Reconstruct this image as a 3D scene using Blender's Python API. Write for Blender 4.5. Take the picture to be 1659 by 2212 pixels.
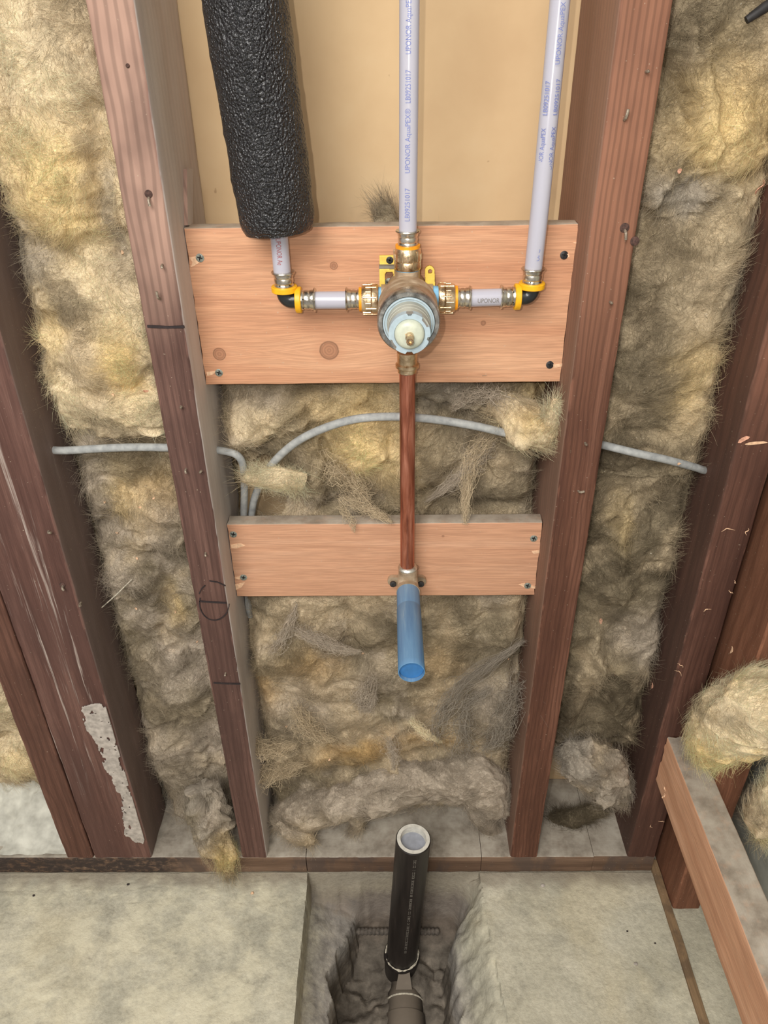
import bpy, bmesh, math, random
import numpy as np
from mathutils import Vector, Matrix
from mathutils.bvhtree import BVHTree

for _o in list(bpy.data.objects):
    bpy.data.objects.remove(_o, do_unlink=True)
SC = bpy.context.scene
COL = SC.collection
PI = math.pi

# ------------------------------------------------------------------ camera
# world: x to the right along the wall, y into the wall (0 = front of the studs), z up (0 = slab)
W_PX, H_PX, F_PX = 1659.0, 2212.0, 1646.3
CAM = Vector((0.00764, -0.69142, 1.09007))
C_R = Vector((0.99992236, 0.00559888, -0.01113186))
C_D = Vector((-0.006414, -0.53465208, -0.84504794))
C_F = Vector((-0.01068299, 0.84505373, -0.53457466))
cd = bpy.data.cameras.new('camera')
cam = bpy.data.objects.new('camera', cd)
COL.objects.link(cam)
cam.matrix_world = Matrix(((C_R.x, -C_D.x, -C_F.x, CAM.x), (C_R.y, -C_D.y, -C_F.y, CAM.y),
                           (C_R.z, -C_D.z, -C_F.z, CAM.z), (0, 0, 0, 1)))
cd.sensor_fit = 'VERTICAL'
cd.sensor_height = 24.0
cd.lens = 24.0 * F_PX / H_PX
cd.clip_start = 0.01
SC.camera = cam

# ------------------------------------------------------------------ light, world, exposure
SC.view_settings.view_transform = 'Standard'
SC.view_settings.look = 'None'
SC.view_settings.exposure = 0.0
SC.view_settings.gamma = 1.0
SC.view_settings.use_curve_mapping = False
wd = bpy.data.worlds.new('world')
SC.world = wd
wd.use_nodes = True
wd.node_tree.nodes['Background'].inputs[0].default_value = (1.0, 0.97, 0.93, 1)
wd.node_tree.nodes['Background'].inputs[1].default_value = 0.42


def lamp(name, kind, loc, target, energy, size, color):
    d = bpy.data.lights.new(name, kind)
    d.energy = energy
    d.color = color
    if kind == 'AREA':
        d.shape = 'DISK'
        d.size = size
    else:
        d.shadow_soft_size = size
    o = bpy.data.objects.new(name, d)
    COL.objects.link(o)
    o.location = loc
    o.rotation_euler = (Vector(target) - Vector(loc)).to_track_quat('-Z', 'Y').to_euler()
    return o


# the phone's flash, a couple of centimetres up and left of the lens, and the room's ceiling lamp behind
lamp('phone_flash', 'POINT', CAM + C_R * -0.030 - C_D * 0.022 + C_F * 0.005, (0, 0, 0.8), 6.7, 0.004, (1.0, 0.96, 0.90))
lamp('ceiling_lamp', 'AREA', (-0.50, -1.65, 2.10), (-0.10, -0.1, 0.2), 48.0, 1.2, (1.0, 0.97, 0.92))


# ------------------------------------------------------------------ surveying: photo ray -> point on a plane of the place
def ray(px, py):
    return C_F + C_R * ((px - W_PX / 2) / F_PX) + C_D * ((py - H_PX / 2) / F_PX)


def aty(px, py, y=0.0):
    v = ray(px, py)
    return CAM + v * ((y - CAM.y) / v.y)


def atz(px, py, z=0.0):
    v = ray(px, py)
    return CAM + v * ((z - CAM.z) / v.z)


def atx(px, py, x=0.0):
    v = ray(px, py)
    return CAM + v * ((x - CAM.x) / v.x)


# ------------------------------------------------------------------ noise (vectorised)
_rng = np.random.RandomState(7)
_perm = np.concatenate([_rng.permutation(256)] * 3)
_gr = _rng.normal(size=(256, 3))
_gr /= np.linalg.norm(_gr, axis=1)[:, None]


def perlin(x, y, z=0.0):
    x, y, z = np.broadcast_arrays(np.asarray(x, float), np.asarray(y, float), np.asarray(z, float))
    xi, yi, zi = np.floor(x).astype(int), np.floor(y).astype(int), np.floor(z).astype(int)
    xf, yf, zf = x - xi, y - yi, z - zi
    u, v, w = (t * t * t * (t * (t * 6 - 15) + 10) for t in (xf, yf, zf))
    xi &= 255
    yi &= 255
    zi &= 255

    def g(dx, dy, dz):
        h = _perm[_perm[_perm[(xi + dx) & 255] + ((yi + dy) & 255)] + ((zi + dz) & 255)]
        G = _gr[h & 255]
        return G[..., 0] * (xf - dx) + G[..., 1] * (yf - dy) + G[..., 2] * (zf - dz)
    a = g(0, 0, 0) * (1 - u) + g(1, 0, 0) * u
    b = g(0, 1, 0) * (1 - u) + g(1, 1, 0) * u
    c = g(0, 0, 1) * (1 - u) + g(1, 0, 1) * u
    d = g(0, 1, 1) * (1 - u) + g(1, 1, 1) * u
    return ((a * (1 - v) + b * v) * (1 - w) + (c * (1 - v) + d * v) * w) * 1.6


def fbm(x, y, z=0.0, octv=4, gain=0.5):
    s, a, f = 0.0, 1.0, 1.0
    for k in range(octv):
        s = s + a * perlin(x * f, y * f, np.asarray(z) * f + 17.3 * k)
        a *= gain
        f *= 2.03
    return s


def ridged(x, y, z=0.0, octv=3):
    s, a, f = 0.0, 1.0, 1.0
    for k in range(octv):
        s = s + a * (1 - 2 * np.abs(perlin(x * f, y * f, np.asarray(z) * f + 9.1 * k)))
        a *= 0.5
        f *= 2.1
    return s


def smooth(a, b, x):
    t = np.clip((x - a) / (b - a), 0, 1)
    return t * t * (3 - 2 * t)


def lin(c):
    return tuple(((v / 255) / 12.92 if v / 255 <= 0.04045 else ((v / 255 + 0.055) / 1.055) ** 2.4) for v in c)


# ------------------------------------------------------------------ materials
class NT:
    def __init__(s, name, rough=0.8, metal=0.0, spec=0.5):
        s.m = bpy.data.materials.new(name)
        s.m.use_nodes = True
        s.t = s.m.node_tree
        s.b = s.t.nodes['Principled BSDF']
        s.b.inputs['Roughness'].default_value = rough
        s.b.inputs['Metallic'].default_value = metal
        s.b.inputs['Specular IOR Level'].default_value = spec
        s._pos = None

    def n(s, kind, **kw):
        o = s.t.nodes.new(kind)
        for k, v in kw.items():
            setattr(o, k, v)
        return o

    def put(s, sock, v):
        if hasattr(v, 'is_linked') or isinstance(v, bpy.types.NodeSocket):
            s.t.links.new(v, sock)
        elif isinstance(v, (tuple, list)) and len(v) == 3 and sock.type == 'RGBA':
            sock.default_value = (*v, 1)
        else:
            sock.default_value = v

    def pos(s):
        if s._pos is None:
            s._pos = s.n('ShaderNodeNewGeometry')
        return s._pos.outputs['Position']

    def normal(s):
        s.pos()
        return s._pos.outputs['Normal']

    def map(s, v, scale=(1, 1, 1), loc=(0, 0, 0)):
        o = s.n('ShaderNodeMapping')
        s.put(o.inputs['Vector'], v)
        o.inputs['Scale'].default_value = scale
        o.inputs['Location'].default_value = loc
        return o.outputs[0]

    def noise(s, v, scale=1.0, detail=3.0, rough=0.5, dist=0.0, col=False):
        o = s.n('ShaderNodeTexNoise')
        s.put(o.inputs['Vector'], v)
        o.inputs['Scale'].default_value = scale
        o.inputs['Detail'].default_value = detail
        o.inputs['Roughness'].default_value = rough
        o.inputs['Distortion'].default_value = dist
        return o.outputs['Color' if col else 'Fac']

    def voro(s, v, scale=1.0, feature='F1', out='Distance'):
        o = s.n('ShaderNodeTexVoronoi', feature=feature)
        s.put(o.inputs['Vector'], v)
        o.inputs['Scale'].default_value = scale
        return o.outputs[out]

    def math(s, op, a, b=0.0, clamp=False):
        o = s.n('ShaderNodeMath', operation=op, use_clamp=clamp)
        s.put(o.inputs[0], a)
        s.put(o.inputs[1], b)
        return o.outputs[0]

    def sep(s, v):
        o = s.n('ShaderNodeSeparateXYZ')
        s.put(o.inputs[0], v)
        return o.outputs

    def comb(s, x, y, z):
        o = s.n('ShaderNodeCombineXYZ')
        for i, q in enumerate((x, y, z)):
            s.put(o.inputs[i], q)
        return o.outputs[0]

    def step(s, v, a, b, lo=0.0, hi=1.0):
        o = s.n('ShaderNodeMapRange', interpolation_type='SMOOTHSTEP')
        s.put(o.inputs[0], v)
        o.inputs[1].default_value = a
        o.inputs[2].default_value = b
        o.inputs[3].default_value = lo
        o.inputs[4].default_value = hi
        return o.outputs[0]

    def ramp(s, v, stops):
        o = s.n('ShaderNodeValToRGB')
        s.put(o.inputs[0], v)
        e = o.color_ramp.elements
        while len(e) < len(stops):
            e.new(0.5)
        for q, (p, c) in zip(e, stops):
            q.position = p
            q.color = (*lin(c), 1)
        return o.outputs[0]

    def mix(s, f, a, b, mode='MIX'):
        o = s.n('ShaderNodeMix', data_type='RGBA', blend_type=mode)
        s.put(o.inputs[0], f)
        for i, q in ((6, a), (7, b)):
            if isinstance(q, tuple) and len(q) == 3:
                q = (*lin(q), 1)
            s.put(o.inputs[i], q)
        return o.outputs[2]

    def bump(s, h, strength=0.3, dist=0.001):
        o = s.n('ShaderNodeBump')
        o.inputs['Strength'].default_value = strength
        o.inputs['Distance'].default_value = dist
        s.put(o.inputs['Height'], h)
        s.put(s.b.inputs['Normal'], o.outputs[0])

    def color(s, c):
        if isinstance(c, tuple) and len(c) == 3:
            c = (*lin(c), 1)
        s.put(s.b.inputs['Base Color'], c)
        return s


def plain(name, c, rough=0.6, metal=0.0, spec=0.5, var=0.12, scale=200.0, bump=0.0):
    n = NT(name, rough, metal, spec)
    f = n.noise(n.pos(), scale, 3)
    dk = tuple(int(v * (1 - var)) for v in c)
    lt = tuple(min(255, int(v * (1 + var))) for v in c)
    n.color(n.ramp(f, [(0.3, dk), (0.7, lt)]))
    if bump:
        n.bump(f, bump, 0.0006)
    return n.m


def wood(name, axis, dark, mid, light, seed=0.0, rings=1.0, knots=(), dust=0.0, stain=None, streak=None, rough=0.7, mould=None,
         rfreq=260.0, clean_lit_top=None, side=None):
    """grain along one world axis; knots = [(u, w, radius)] in (along-or-x, z) on the face towards the room"""
    n = NT(name, rough, 0, 0.25)
    x, y, z = n.sep(n.pos())
    if axis == 'x':
        a, c1, c2 = x, z, y
    elif axis == 'z':
        a, c1, c2 = z, x, y
    else:
        a, c1, c2 = y, z, x
    # cross coordinate, pushed aside around every knot so the rings flow round it
    kf = None
    for (kx, kz, kr) in knots:
        dx = n.math('SUBTRACT', x, kx)
        dz = n.math('SUBTRACT', z, kz)
        if axis == 'x':
            e = n.math('ADD', n.math('POWER', n.math('MULTIPLY', dx, 0.42), 2), n.math('POWER', dz, 2))
        else:
            e = n.math('ADD', n.math('POWER', n.math('MULTIPLY', dz, 0.42), 2), n.math('POWER', dx, 2))
        g = n.math('POWER', 2.718, n.math('MULTIPLY', e, -1.0 / (2 * (kr * 1.7) ** 2)))
        sh = n.math('MULTIPLY', n.math('MULTIPLY', g, n.math('SIGN', dz if axis == 'x' else dx)), kr * 1.0)
        c1 = n.math('SUBTRACT', c1, sh)
        rr = n.math('SQRT', n.math('ADD', n.math('POWER', dx, 2), n.math('POWER', dz, 2)))
        kf = (kf or []) + [(rr, kr)]
    v0 = n.comb(n.math('ADD', n.math('MULTIPLY', a, 3.0), seed), n.math('MULTIPLY', c1, 16.0), n.math('MULTIPLY', c2, 9.0))
    warp = n.noise(v0, 1.0, 2, 0.5, 0.6)
    broad = n.noise(n.comb(n.math('ADD', n.math('MULTIPLY', a, 2.2), seed + 5), n.math('MULTIPLY', c1, 34.0),
                           n.math('MULTIPLY', c2, 20.0)), 1.0, 4, 0.6, 0.5)
    col = n.ramp(broad, [(0.28, dark), (0.5, mid), (0.72, light)])
    rg = n.math('SINE', n.math('ADD', n.math('MULTIPLY', n.math('ADD', c1, n.math('MULTIPLY', c2, 0.6)), rfreq * 2.2),
                               n.math('MULTIPLY', warp, 24.0)))
    rgm = n.step(rg, -0.1, 1.0, 0.0, 0.55 * rings)
    col = n.mix(rgm, col, dark)
    fine = n.noise(n.comb(n.math('ADD', n.math('MULTIPLY', a, 26.0), seed), n.math('MULTIPLY', c1, 900.0),
                          n.math('MULTIPLY', c2, 900.0)), 1.0, 3, 0.6)
    fm = n.step(fine, 0.35, 0.68, 0.84, 1.1)
    col = n.mix(1.0, col, n.comb(fm, fm, fm), 'MULTIPLY')
    if kf:
        for rr, kr in kf:
            ring = n.math('SINE', n.math('MULTIPLY', n.math('ADD', rr, n.math('MULTIPLY', fine, 0.0012)), 2200.0))
            kc = n.mix(n.step(ring, -1, 1), tuple(int(v * 0.80) for v in dark), tuple(int(v * 0.90) for v in dark))
            wob = n.math('ADD', rr, n.math('MULTIPLY', n.math('SUBTRACT', broad, 0.5), kr * 0.35))
            col = n.mix(n.step(wob, kr * 1.0, kr * 2.2, 0.45, 0.0), col, dark)
            col = n.mix(n.step(wob, kr * 0.95, kr * 1.05, 0.9, 0.0), col, kc)
            edge = n.math('MULTIPLY', n.step(wob, kr * 0.86, kr * 0.99), n.step(wob, kr * 1.02, kr * 1.14, 1.0, 0.0))
            col = n.mix(n.math('MULTIPLY', edge, 0.55), col, tuple(int(v * 0.45) for v in dark))
    if clean_lit_top:  # paler upper length: cleaner wood, with flash brightness also put into the colour
        wz0, wz1, wc = clean_lit_top
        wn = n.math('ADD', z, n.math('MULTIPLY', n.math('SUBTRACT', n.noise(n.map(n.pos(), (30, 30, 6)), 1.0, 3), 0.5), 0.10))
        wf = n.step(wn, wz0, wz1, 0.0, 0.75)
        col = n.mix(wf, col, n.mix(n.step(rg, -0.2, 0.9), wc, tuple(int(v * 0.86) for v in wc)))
    if stain:
        sc, amt, col_s = stain
        sn = n.noise(n.map(n.pos(), (sc, sc, sc * 0.5), (seed, 0, 0)), 1.0, 4, 0.6)
        col = n.mix(n.step(sn, 0.46, 0.62, 0.0, amt), col, col_s)
    if mould:
        mn = n.noise(n.map(n.pos(), (80, 80, 130)), 1.0, 6, 0.72, 0.3)
        mx = n.math('ADD', x, n.math('MULTIPLY', n.math('SUBTRACT', broad, 0.5), 0.12))
        col = n.mix(n.math('MULTIPLY', n.step(mn, 0.34, 0.54, 0.0, 0.92), n.step(mx, mould, mould + 0.06, 1.0, 0.0)), col, (56, 48, 45))
    if streak:
        amt, z0, z1, col_s = streak
        st = n.noise(n.comb(n.math('MULTIPLY', a, 2.2), n.math('MULTIPLY', c1, 75.0), n.math('MULTIPLY', c2, 40.0)), 1.0, 5, 0.72, 0.4)
        zf = n.math('MULTIPLY', n.step(z, z0, z0 + 0.15), n.step(z, z1 - 0.1, z1, 1.0, 0.0))
        col = n.mix(n.math('MULTIPLY', n.step(st, 0.56, 0.68, 0.0, amt), zf), col, col_s)
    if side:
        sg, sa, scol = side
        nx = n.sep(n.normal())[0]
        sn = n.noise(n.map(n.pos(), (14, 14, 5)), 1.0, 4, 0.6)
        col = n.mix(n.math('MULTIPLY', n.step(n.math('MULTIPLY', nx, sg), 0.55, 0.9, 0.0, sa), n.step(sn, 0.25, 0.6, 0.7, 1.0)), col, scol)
    spk = n.noise(n.pos(), 330.0, 2)
    col = n.mix(n.step(spk, 0.70, 0.76, 0.0, 0.45), col, (190, 172, 150))
    if dust:
        nz = n.sep(n.normal())[2]
        dn = n.noise(n.pos(), 90.0, 3)
        col = n.mix(n.math('MULTIPLY', n.step(nz, 0.5, 0.9, 0.0, dust), n.step(dn, 0.2, 0.5, 0.75, 1.0)), col, n.ramp(n.noise(n.pos(), 34.0, 5, 0.65), [(0.3, (128, 119, 106)), (0.5, (162, 153, 139)), (0.7, (182, 174, 160))]))
    # bruised, paler arrises
    nxx, nyy, nzz = n.sep(n.normal())
    ed = n.step(n.math('ABSOLUTE', n.math('MULTIPLY', nxx, nyy)), 0.12, 0.35)
    en = n.noise(n.map(n.pos(), (60, 60, 16)), 1.0, 4, 0.65)
    col = n.mix(n.math('MULTIPLY', n.math('MULTIPLY', ed, n.step(en, 0.48, 0.62)), 0.5), col, tuple(min(255, int(v * 1.18)) for v in light))
    n.color(col)
    n.bump(n.math('ADD', n.math('MULTIPLY', fine, 0.7), n.math('MULTIPLY', rg, 0.12)), 0.35, 0.0008)
    return n.m


def insul_mat(name, rough=1.0):
    n = NT(name, rough, 0, 0.1)
    at = n.n('ShaderNodeAttribute', attribute_name='tint').outputs['Color']
    w = n.noise(n.pos(), 42.0, 3, 0.55, 0.8, True)
    vv = n.n('ShaderNodeVectorMath', operation='ADD')
    n.put(vv.inputs[0], n.map(n.pos(), (1, 1, 1)))
    sc = n.n('ShaderNodeVectorMath', operation='SCALE')
    n.put(sc.inputs[0], w)
    sc.inputs['Scale'].default_value = 0.055
    n.put(vv.inputs[1], sc.outputs[0])
    f1 = n.noise(n.map(vv.outputs[0], (260, 260, 700)), 1.0, 4, 0.62, 0.3)
    f2 = n.noise(n.map(vv.outputs[0], (900, 600, 300)), 1.0, 3, 0.6, 0.2)
    f = n.math('ADD', n.math('MULTIPLY', f1, 0.55), n.math('MULTIPLY', f2, 0.45))
    k = n.step(f, 0.36, 0.64, 0.78, 1.16)
    col = n.mix(1.0, at, n.comb(k, k, k), 'MULTIPLY')
    # curling filaments
    fil = None
    for scl, off, wd_, amt in ((70.0, 0.0, 0.030, 0.5), (150.0, 3.0, 0.045, 0.5), (300.0, 7.0, 0.06, 0.45)):
        q = n.noise(n.map(vv.outputs[0], (1, 1, 1.5), (off, off, off)), scl, 1.5, 0.5, 1.4)
        ln = n.math('MULTIPLY', n.step(n.math('ABSOLUTE', n.math('SUBTRACT', q, 0.5)), 0.0, wd_, 1.0, 0.0), amt)
        fil = ln if fil is None else n.math('MAXIMUM', fil, ln)
    thin = n.noise(n.pos(), 22.0, 3, 0.6)
    fil = n.math('MULTIPLY', fil, n.step(thin, 0.38, 0.62, 0.15, 1.0))
    lt = n.mix(1.0, at, (1.42, 1.38, 1.34, 1.0), 'MULTIPLY')
    col = n.mix(n.math('MULTIPLY', fil, 1.0), col, lt)
    sp = n.noise(n.pos(), 420.0, 1)
    col = n.mix(n.step(sp, 0.745, 0.77, 0.0, 0.7), col, (225, 215, 195))
    n.color(col)
    n.bump(n.math('ADD', n.math('ADD', n.math('MULTIPLY', f, 0.6), n.math('MULTIPLY', fil, 0.45)), n.math('MULTIPLY', n.noise(n.pos(), 1300.0, 2), 0.25)), 0.7, 0.0022)
    return n.m


def concrete(name, a, b, c, seed=0.0, yellow=0.3, pit=0.3):
    n = NT(name, 0.9, 0, 0.2)
    p = n.map(n.pos(), (1, 1, 1), (seed, seed, 0))
    big = n.noise(p, 9.0, 6, 0.6, 0.4)
    col = n.ramp(big, [(0.30, a), (0.5, b), (0.70, c)])
    yl = n.noise(p, 5.0, 4, 0.6, 0.3)
    col = n.mix(n.step(yl, 0.48, 0.66, 0.0, yellow), col, (206, 190, 150))
    bl = n.noise(p, 14.0, 5, 0.65, 0.6)
    col = n.mix(n.step(bl, 0.55, 0.70, 0.0, 0.45), col, tuple(int(v * 0.82) for v in a))
    fi = n.noise(p, 160.0, 4, 0.7)
    k = n.step(fi, 0.3, 0.7, 0.86, 1.1)
    col = n.mix(1.0, col, n.comb(k, k, k), 'MULTIPLY')
    cr = n.noise(p, 13.0, 7, 0.72, 0.15)
    xw = n.sep(n.pos())[0]
    col = n.mix(n.math('MULTIPLY', n.step(cr, 0.40, 0.62, 0.0, 0.62), n.step(xw, -0.20, -0.10, 1.0, 0.25)), col, (226, 218, 190))
    rot = n.n('ShaderNodeMapping')
    n.put(rot.inputs['Vector'], p)
    rot.inputs['Rotation'].default_value = (0, 0, 0.65)
    rot.inputs['Scale'].default_value = (60, 170, 100)
    pt = n.noise(rot.outputs[0], 1.0, 3, 0.6)
    col = n.mix(n.step(pt, 0.66, 0.74, 0.0, pit), col, (128, 120, 106))
    z = n.sep(n.pos())[2]
    # soil and grout of the dug-out part, its own colour
    dn = n.noise(p, 40.0, 5, 0.65)
    dirt = n.ramp(dn, [(0.3, (118, 113, 107)), (0.5, (148, 142, 134)), (0.7, (176, 168, 157))])
    # the loose soil deeper down is darker than the cut concrete above it
    sz = n.math('ADD', z, n.math('MULTIPLY', n.math('SUBTRACT', n.noise(p, 55.0, 4, 0.6), 0.5), 0.05))
    soil = n.ramp(dn, [(0.3, (82, 75, 67)), (0.5, (108, 100, 90)), (0.7, (138, 128, 115))])
    dirt = n.mix(n.step(sz, -0.125, -0.095, 1.0, 0.0), dirt, soil)
    zz = n.math('ADD', z, n.math('MULTIPLY', n.math('SUBTRACT', dn, 0.5), 0.05))
    col = n.mix(n.step(zz, -0.075, -0.03, 1.0, 0.0), col, dirt)
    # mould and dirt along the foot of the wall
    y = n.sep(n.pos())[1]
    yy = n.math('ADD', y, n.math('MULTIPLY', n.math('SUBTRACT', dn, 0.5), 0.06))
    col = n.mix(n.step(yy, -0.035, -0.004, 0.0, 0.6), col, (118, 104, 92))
    n.color(col)
    n.bump(n.math('ADD', n.math('MULTIPLY', fi, 0.5), n.math('MULTIPLY', n.noise(p, 70.0, 5, 0.6), 1.0)), 0.5, 0.004)
    return n.m


M = {}
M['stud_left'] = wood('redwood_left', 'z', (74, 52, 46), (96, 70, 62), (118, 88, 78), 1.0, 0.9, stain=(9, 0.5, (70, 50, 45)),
                      rfreq=400.0, clean_lit_top=(0.82, 0.97, (190, 154, 136)), side=(1, 0.88, (208, 199, 192)))
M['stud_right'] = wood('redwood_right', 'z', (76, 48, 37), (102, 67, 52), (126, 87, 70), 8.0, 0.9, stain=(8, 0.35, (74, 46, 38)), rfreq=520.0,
                       clean_lit_top=(0.74, 1.02, (160, 112, 88)), side=(-1, 0.55, (150, 122, 105)))
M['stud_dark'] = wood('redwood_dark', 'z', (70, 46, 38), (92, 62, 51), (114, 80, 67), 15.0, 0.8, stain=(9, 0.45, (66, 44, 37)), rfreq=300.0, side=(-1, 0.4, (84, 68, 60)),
                      clean_lit_top=(0.60, 0.95, (146, 100, 80)))
M['stud_warm'] = wood('redwood_warm', 'z', (104, 68, 50), (128, 86, 65), (150, 104, 80), 21.0, 0.7, stain=(9, 0.3, (94, 62, 47)), rfreq=300.0)
M['post'] = wood('redwood_post', 'z', (74, 50, 44), (97, 68, 60), (119, 88, 78), 31.0, 0.5, stain=(10, 0.45, (84, 60, 54)),
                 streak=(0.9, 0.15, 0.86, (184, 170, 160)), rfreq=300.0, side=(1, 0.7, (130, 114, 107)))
M['plate'] = wood('plate_wood', 'x', (88, 68, 54), (114, 90, 73), (140, 114, 94), 4.0, 0.5, dust=0.95, mould=-0.34, stain=(22, 0.7, (84, 72, 66)), rfreq=150.0)
B1Y = 0.0462


def bx(px, py, y=B1Y):
    p = aty(px, py, y)
    return (p.x, p.z)


M['board_top'] = wood('fir_top', 'x', (190, 137, 105), (202, 151, 117), (211, 164, 130), 3.0, 0.36, dust=0.9, rfreq=42.0, rough=0.6,
                      knots=[(*bx(711, 757), 0.0095), (*bx(474, 765), 0.0062), (*bx(721, 574), 0.0035), (*bx(1044, 698), 0.0024)])
M['board_low'] = wood('fir_low', 'x', (188, 139, 109), (200, 152, 121), (209, 164, 134), 11.0, 0.36, dust=0.9, rfreq=60.0, rough=0.6,
                      knots=[(*bx(957, 1158), 0.0014), (*bx(898, 1226), 0.004)])
M['rail'] = wood('fir_rail', 'y', (188, 136, 104), (212, 162, 128), (228, 182, 150), 6.0, 0.5, dust=0.95, rfreq=120.0)
M['pale_wood'] = plain('torn_wood', (226, 186, 150), 0.8, var=0.1, scale=300)
M['chip'] = plain('chip_wood', (214, 160, 134), 0.8, var=0.15, scale=300)
M['insul'] = insul_mat('glass_wool')
M['slab'] = concrete('slab_concrete', (160, 156, 140), (184, 179, 160), (204, 198, 178), 0.0)
M['plaster'] = plain('plaster_dust', (170, 161, 152), 0.95, var=0.12, scale=150, bump=0.6)
M['pencil'] = plain('pencil_black', (42, 32, 32), 0.8, var=0.2)
M['copper'] = None


def metal(name, dark, mid, light, rough=0.3, scale=60.0, stretch=(1, 1, 1), bump=0.25, metallic=1.0):
    n = NT(name, rough, metallic, 0.5)
    f = n.noise(n.map(n.pos(), stretch), scale, 4, 0.6, 0.4)
    n.color(n.ramp(f, [(0.3, dark), (0.5, mid), (0.7, light)]))
    g = n.noise(n.pos(), scale * 6, 3)
    n.put(n.b.inputs['Roughness'], n.step(f, 0.3, 0.7, rough * 0.8, min(1, rough * 1.5)))
    n.bump(g, bump, 0.0005)
    return n.m


M['copper'] = metal('copper', (140, 80, 62), (186, 116, 92), (216, 152, 128), 0.36, 50, (3, 3, 0.35), 0.1, 0.9)
M['brass'] = metal('brass', (164, 138, 106), (208, 182, 146), (240, 220, 190), 0.32, 90, bump=0.5)
M['bronze'] = metal('dusty_bronze', (146, 126, 102), (176, 154, 128), (198, 178, 152), 0.5, 70, bump=0.5, metallic=0.45)
M['steel'] = metal('stainless_steel', (160, 150, 136), (206, 198, 184), (232, 226, 214), 0.22, 80, bump=0.12)
M['chrome'] = metal('ring_steel', (118, 115, 110), (158, 155, 149), (196, 193, 186), 0.28, 120, bump=0.3, metallic=0.85)
M['solder'] = metal('solder', (176, 172, 162), (210, 206, 196), (232, 230, 222), 0.35, 120, bump=0.4)
M['screw'] = plain('screw_metal', (122, 126, 116), 0.5, 0.15, var=0.25, scale=600)
M['screw_black'] = plain('black_screw', (48, 46, 46), 0.5, 0.2, var=0.2, scale=600)
M['recess'] = plain('screw_recess', (22, 22, 22), 0.8, var=0.1)
M['recess_wood'] = plain('dark_knot', (70, 50, 44), 0.9, var=0.3, scale=500)
M['nail'] = plain('nail_metal', (150, 138, 122), 0.5, 0.5, var=0.2, scale=600)
M['yellow'] = plain('yellow_collar', (238, 176, 24), 0.45, var=0.05)
M['orange'] = plain('orange_collar', (240, 156, 24), 0.45, var=0.06)
M['bracket'] = plain('yellow_bracket', (228, 196, 88), 0.45, var=0.05)
M['bluepart'] = plain('blue_port', (120, 172, 204), 0.55, var=0.16, scale=90)
M['cart'] = plain('cartridge_plastic', (164, 180, 188), 0.4, var=0.04)
M['cup'] = plain('cup_plastic', (168, 168, 156), 0.42, var=0.06, scale=80)
M['dome'] = plain('cream_dome', (186, 190, 172), 0.4, var=0.04)
M['black'] = plain('black_plastic', (34, 36, 37), 0.3, var=0.15)
M['cap_white'] = plain('cap_end', (204, 200, 190), 0.8, var=0.06)
M['cap_in'] = plain('cap_inside', (150, 153, 162), 0.8, var=0.05, scale=120)
M['cement'] = plain('white_solvent', (186, 178, 160), 0.8, var=0.2, scale=300)
M['ink_blue'] = plain('ink_blue', (112, 122, 178), 0.5, var=0.05)
M['ink_red'] = plain('ink_red', (158, 84, 84), 0.5, var=0.05)
M['ink_grey'] = plain('ink_grey', (118, 112, 104), 0.6, var=0.05)
M['rebar'] = plain('rusty_bar', (92, 84, 76), 0.9, var=0.2, bump=0.5)
M['dark_cable'] = plain('dark_cable', (40, 38, 38), 0.6, var=0.2)


def pex_mat():
    n = NT('milky_pex', 0.24, 0, 0.5)
    n.color((192, 190, 201))
    n.b.inputs['Transmission Weight'].default_value = 0.12
    n.b.inputs['Subsurface Weight'].default_value = 0.35
    n.b.inputs['Subsurface Radius'].default_value = (0.006, 0.006, 0.007)
    n.b.inputs['Subsurface Scale'].default_value = 1.0
    return n.m


M['pex'] = pex_mat()


def foam_mat():
    n = NT('black_foam', 0.26, 0, 0.6)
    w = n.noise(n.pos(), 300.0, 2, 0.5, 0.0, True)
    vv = n.n('ShaderNodeVectorMath', operation='MULTIPLY_ADD')
    n.put(vv.inputs[0], w)
    vv.inputs[1].default_value = (0.002, 0.002, 0.002)
    n.put(vv.inputs[2], n.pos())
    a = n.voro(vv.outputs[0], 540.0, 'SMOOTH_F1')
    b = n.noise(n.pos(), 420.0, 2, 0.55)
    n.color(n.ramp(b, [(0.3, (25, 25, 27)), (0.7, (47, 46, 48))]))
    n.bump(n.math('SUBTRACT', n.math('MULTIPLY', b, 0.4), n.math('MULTIPLY', a, 1.2)), 1.0, 0.0024)
    return n.m


M['foam'] = foam_mat()


def cable_mat():
    n = NT('grey_cable', 0.75, 0, 0.3)
    a = n.noise(n.pos(), 120.0, 4, 0.6)
    n.color(n.ramp(a, [(0.3, (140, 142, 142)), (0.7, (176, 177, 174))]))
    n.bump(a, 0.3, 0.001)
    return n.m


M['cable'] = cable_mat()


def blue_tube_mat():
    n = NT('blue_tube', 0.5, 0, 0.4)
    x, y, z = n.sep(n.pos())
    a = n.noise(n.comb(n.math('MULTIPLY', x, 160.0), n.math('MULTIPLY', y, 12.0), n.math('MULTIPLY', z, 160.0)), 1.0, 5, 0.65)
    c = n.ramp(a, [(0.3, (66, 114, 160)), (0.55, (88, 136, 176)), (0.75, (146, 168, 184))])
    nz = n.sep(n.normal())[2]
    c = n.mix(n.math('MULTIPLY', n.step(nz, 0.2, 0.9, 0.0, 0.35), n.step(y, -0.04, 0.0, 0.5, 1.0)), c, (150, 158, 162))
    n.color(c)
    return n.m


M['tube'] = blue_tube_mat()
M['tube_cap'] = plain('blue_cap', (54, 112, 168), 0.5, var=0.08, scale=90)


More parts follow.
